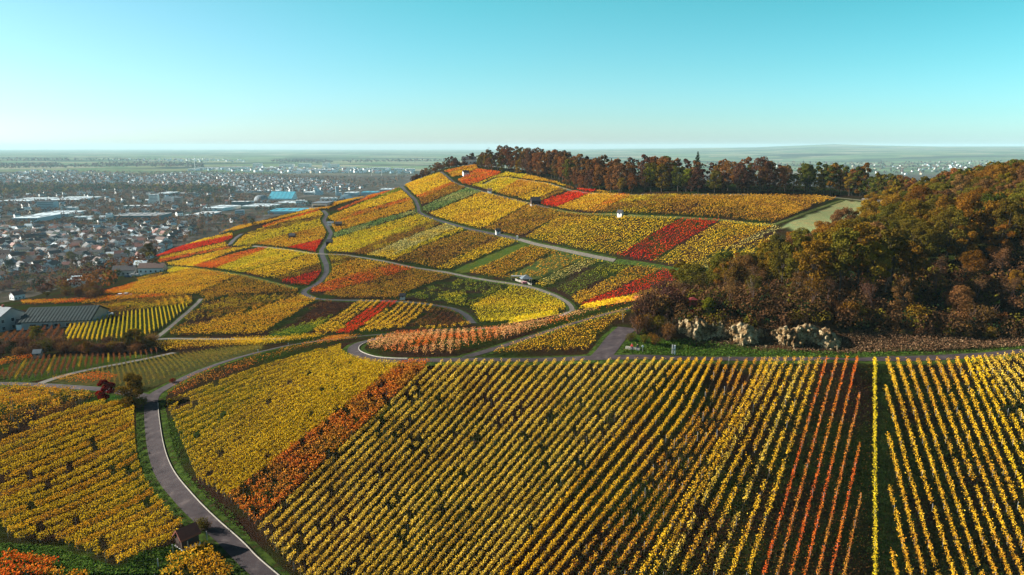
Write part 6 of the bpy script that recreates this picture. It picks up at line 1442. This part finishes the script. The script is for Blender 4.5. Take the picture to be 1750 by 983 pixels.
def person(label, shirt, loc, rz, lean=0.0):
    """sitting: hips at seat height, thighs forward, feet on the ground, forearms on the thighs"""
    t = empty('person', loc, rz); tag(t, label, 'person')
    V = [(0,0,.50),(0,lean*.3,.72),(0,lean*.6,.92),(0,lean*.8,1.02),(0,lean*.9+.02,1.09)]; E = [(0,1),(1,2),(2,3),(3,4)]; Rr = [.15,.14,.15,.08,.055]
    for s in (-1, 1):
        b = len(V); V += [(s*.19, lean*.6, .96), (s*.24, lean*.6+.08, .72), (s*.16, lean*.6+.32, .64), (s*.14, lean*.6+.40, .62)]; E += [(2,b),(b,b+1),(b+1,b+2),(b+2,b+3)]; Rr += [.065,.05,.038,.03]
        for k in range(5):
            c = len(V); a = (k - 2) * .022; V += [(s*.14+a, lean*.6+.46-abs(k-2)*.01, .60), (s*.14+a*1.2, lean*.6+.49-abs(k-2)*.014, .57)]; E += [(b+3,c),(c,c+1)]; Rr += [.009,.008]
    skin_mesh('body', V, E, Rr, CL[shirt], t)
    V = []; E = []; Rr = []
    for s in (-1, 1):
        b = len(V); V += [(s*.10,0,.48),(s*.15,.44,.50),(s*.15,.48,.08),(s*.15,.60,.04)]; E += [(b,b+1),(b+1,b+2),(b+2,b+3)]; Rr += [.095,.065,.045,.038]
    E.append((0, 4)); skin_mesh('trousers', V, E, Rr, CL['denim'], t)
    bm = bmesh.new(); bmesh.ops.create_uvsphere(bm, u_segments=14, v_segments=10, radius=.11)
    for v in bm.verts:
        v.co.z *= 1.18; v.co.x *= .86
        if v.co.y > .08 and abs(v.co.x) < .03 and -.03 < v.co.z < .02: v.co.y += .03
    me = bpy.data.meshes.new('head'); bm.to_mesh(me); bm.free(); me.materials.append(SKIN); hd = link('head', me, t, (0, lean*.9+.03, 1.22))
    bm = bmesh.new(); bmesh.ops.create_uvsphere(bm, u_segments=14, v_segments=10, radius=.125); bmesh.ops.delete(bm, geom=[v for v in bm.verts if v.co.z < -.01 and v.co.y > -.03 or (v.co.y > .05 and v.co.z < .06)], context='VERTS')
    me = bpy.data.meshes.new('hair'); bm.to_mesh(me); bm.free(); me.materials.append(CL['hair']); link('hair', me, t, (0, lean*.9+.02, 1.235)); return t
c0 = Vector(p); person('person in a red top and blue trousers sitting on the stone bench', 'red', c0 + Vector((-.1, .05, 0)), R_(150), .1)
person('person in black clothes sitting beside the one in red', 'black', c0 + Vector((1.0, -.35, 0)), R_(160), .16)
# two walkers' hut-sized details on the upper road
post('waymarker', 'small reddish waymarker at the upper road bend', 'post', (716, 364), 1.6, .25, WM['brick'])
# delineator posts along the main road
for i, (u, v) in enumerate([(441, 603), (493, 592)]): post('road_post', ['left white post on the verge of the main road', 'right white post on the verge of the main road'][i], 'post', (u, v), .9, .06, WM['white'])
for i, (u, v) in enumerate([(271, 968), (296, 943), (322, 937), (354, 920)]): post('stake', ['leftmost bare stake in the grass below the dark hut', 'second bare stake in the grass below the dark hut', 'bare stake right in front of the dark hut', 'bare stake between dark hut and road'][i], 'stake', (u, v + 4), 1.5, .05, STAKE)
# ------------------------------------------------------------------ haze over the whole valley
HZ_D = 4.6e-5
hm, t_, o_ = newmat('haze'); pv = N(t_, 'ShaderNodeVolumePrincipled'); pv.inputs['Color'].default_value = (.60, .88, 1.0, 1); pv.inputs['Density'].default_value = HZ_D; pv.inputs['Anisotropy'].default_value = .0
L(t_, pv.outputs[0], o_.inputs['Volume'])
zmin = float(SZ.min()) - 1.5; hb = MB().box(-24000, -1400, zmin, 24000, 24500, max(float(SZ.max()), CAMZ + 30) + 5); hzo = hb.build('haze', hm); tag(hzo, 'thin bluish autumn haze lying over the valley and plain', 'haze', None, 'stuff')
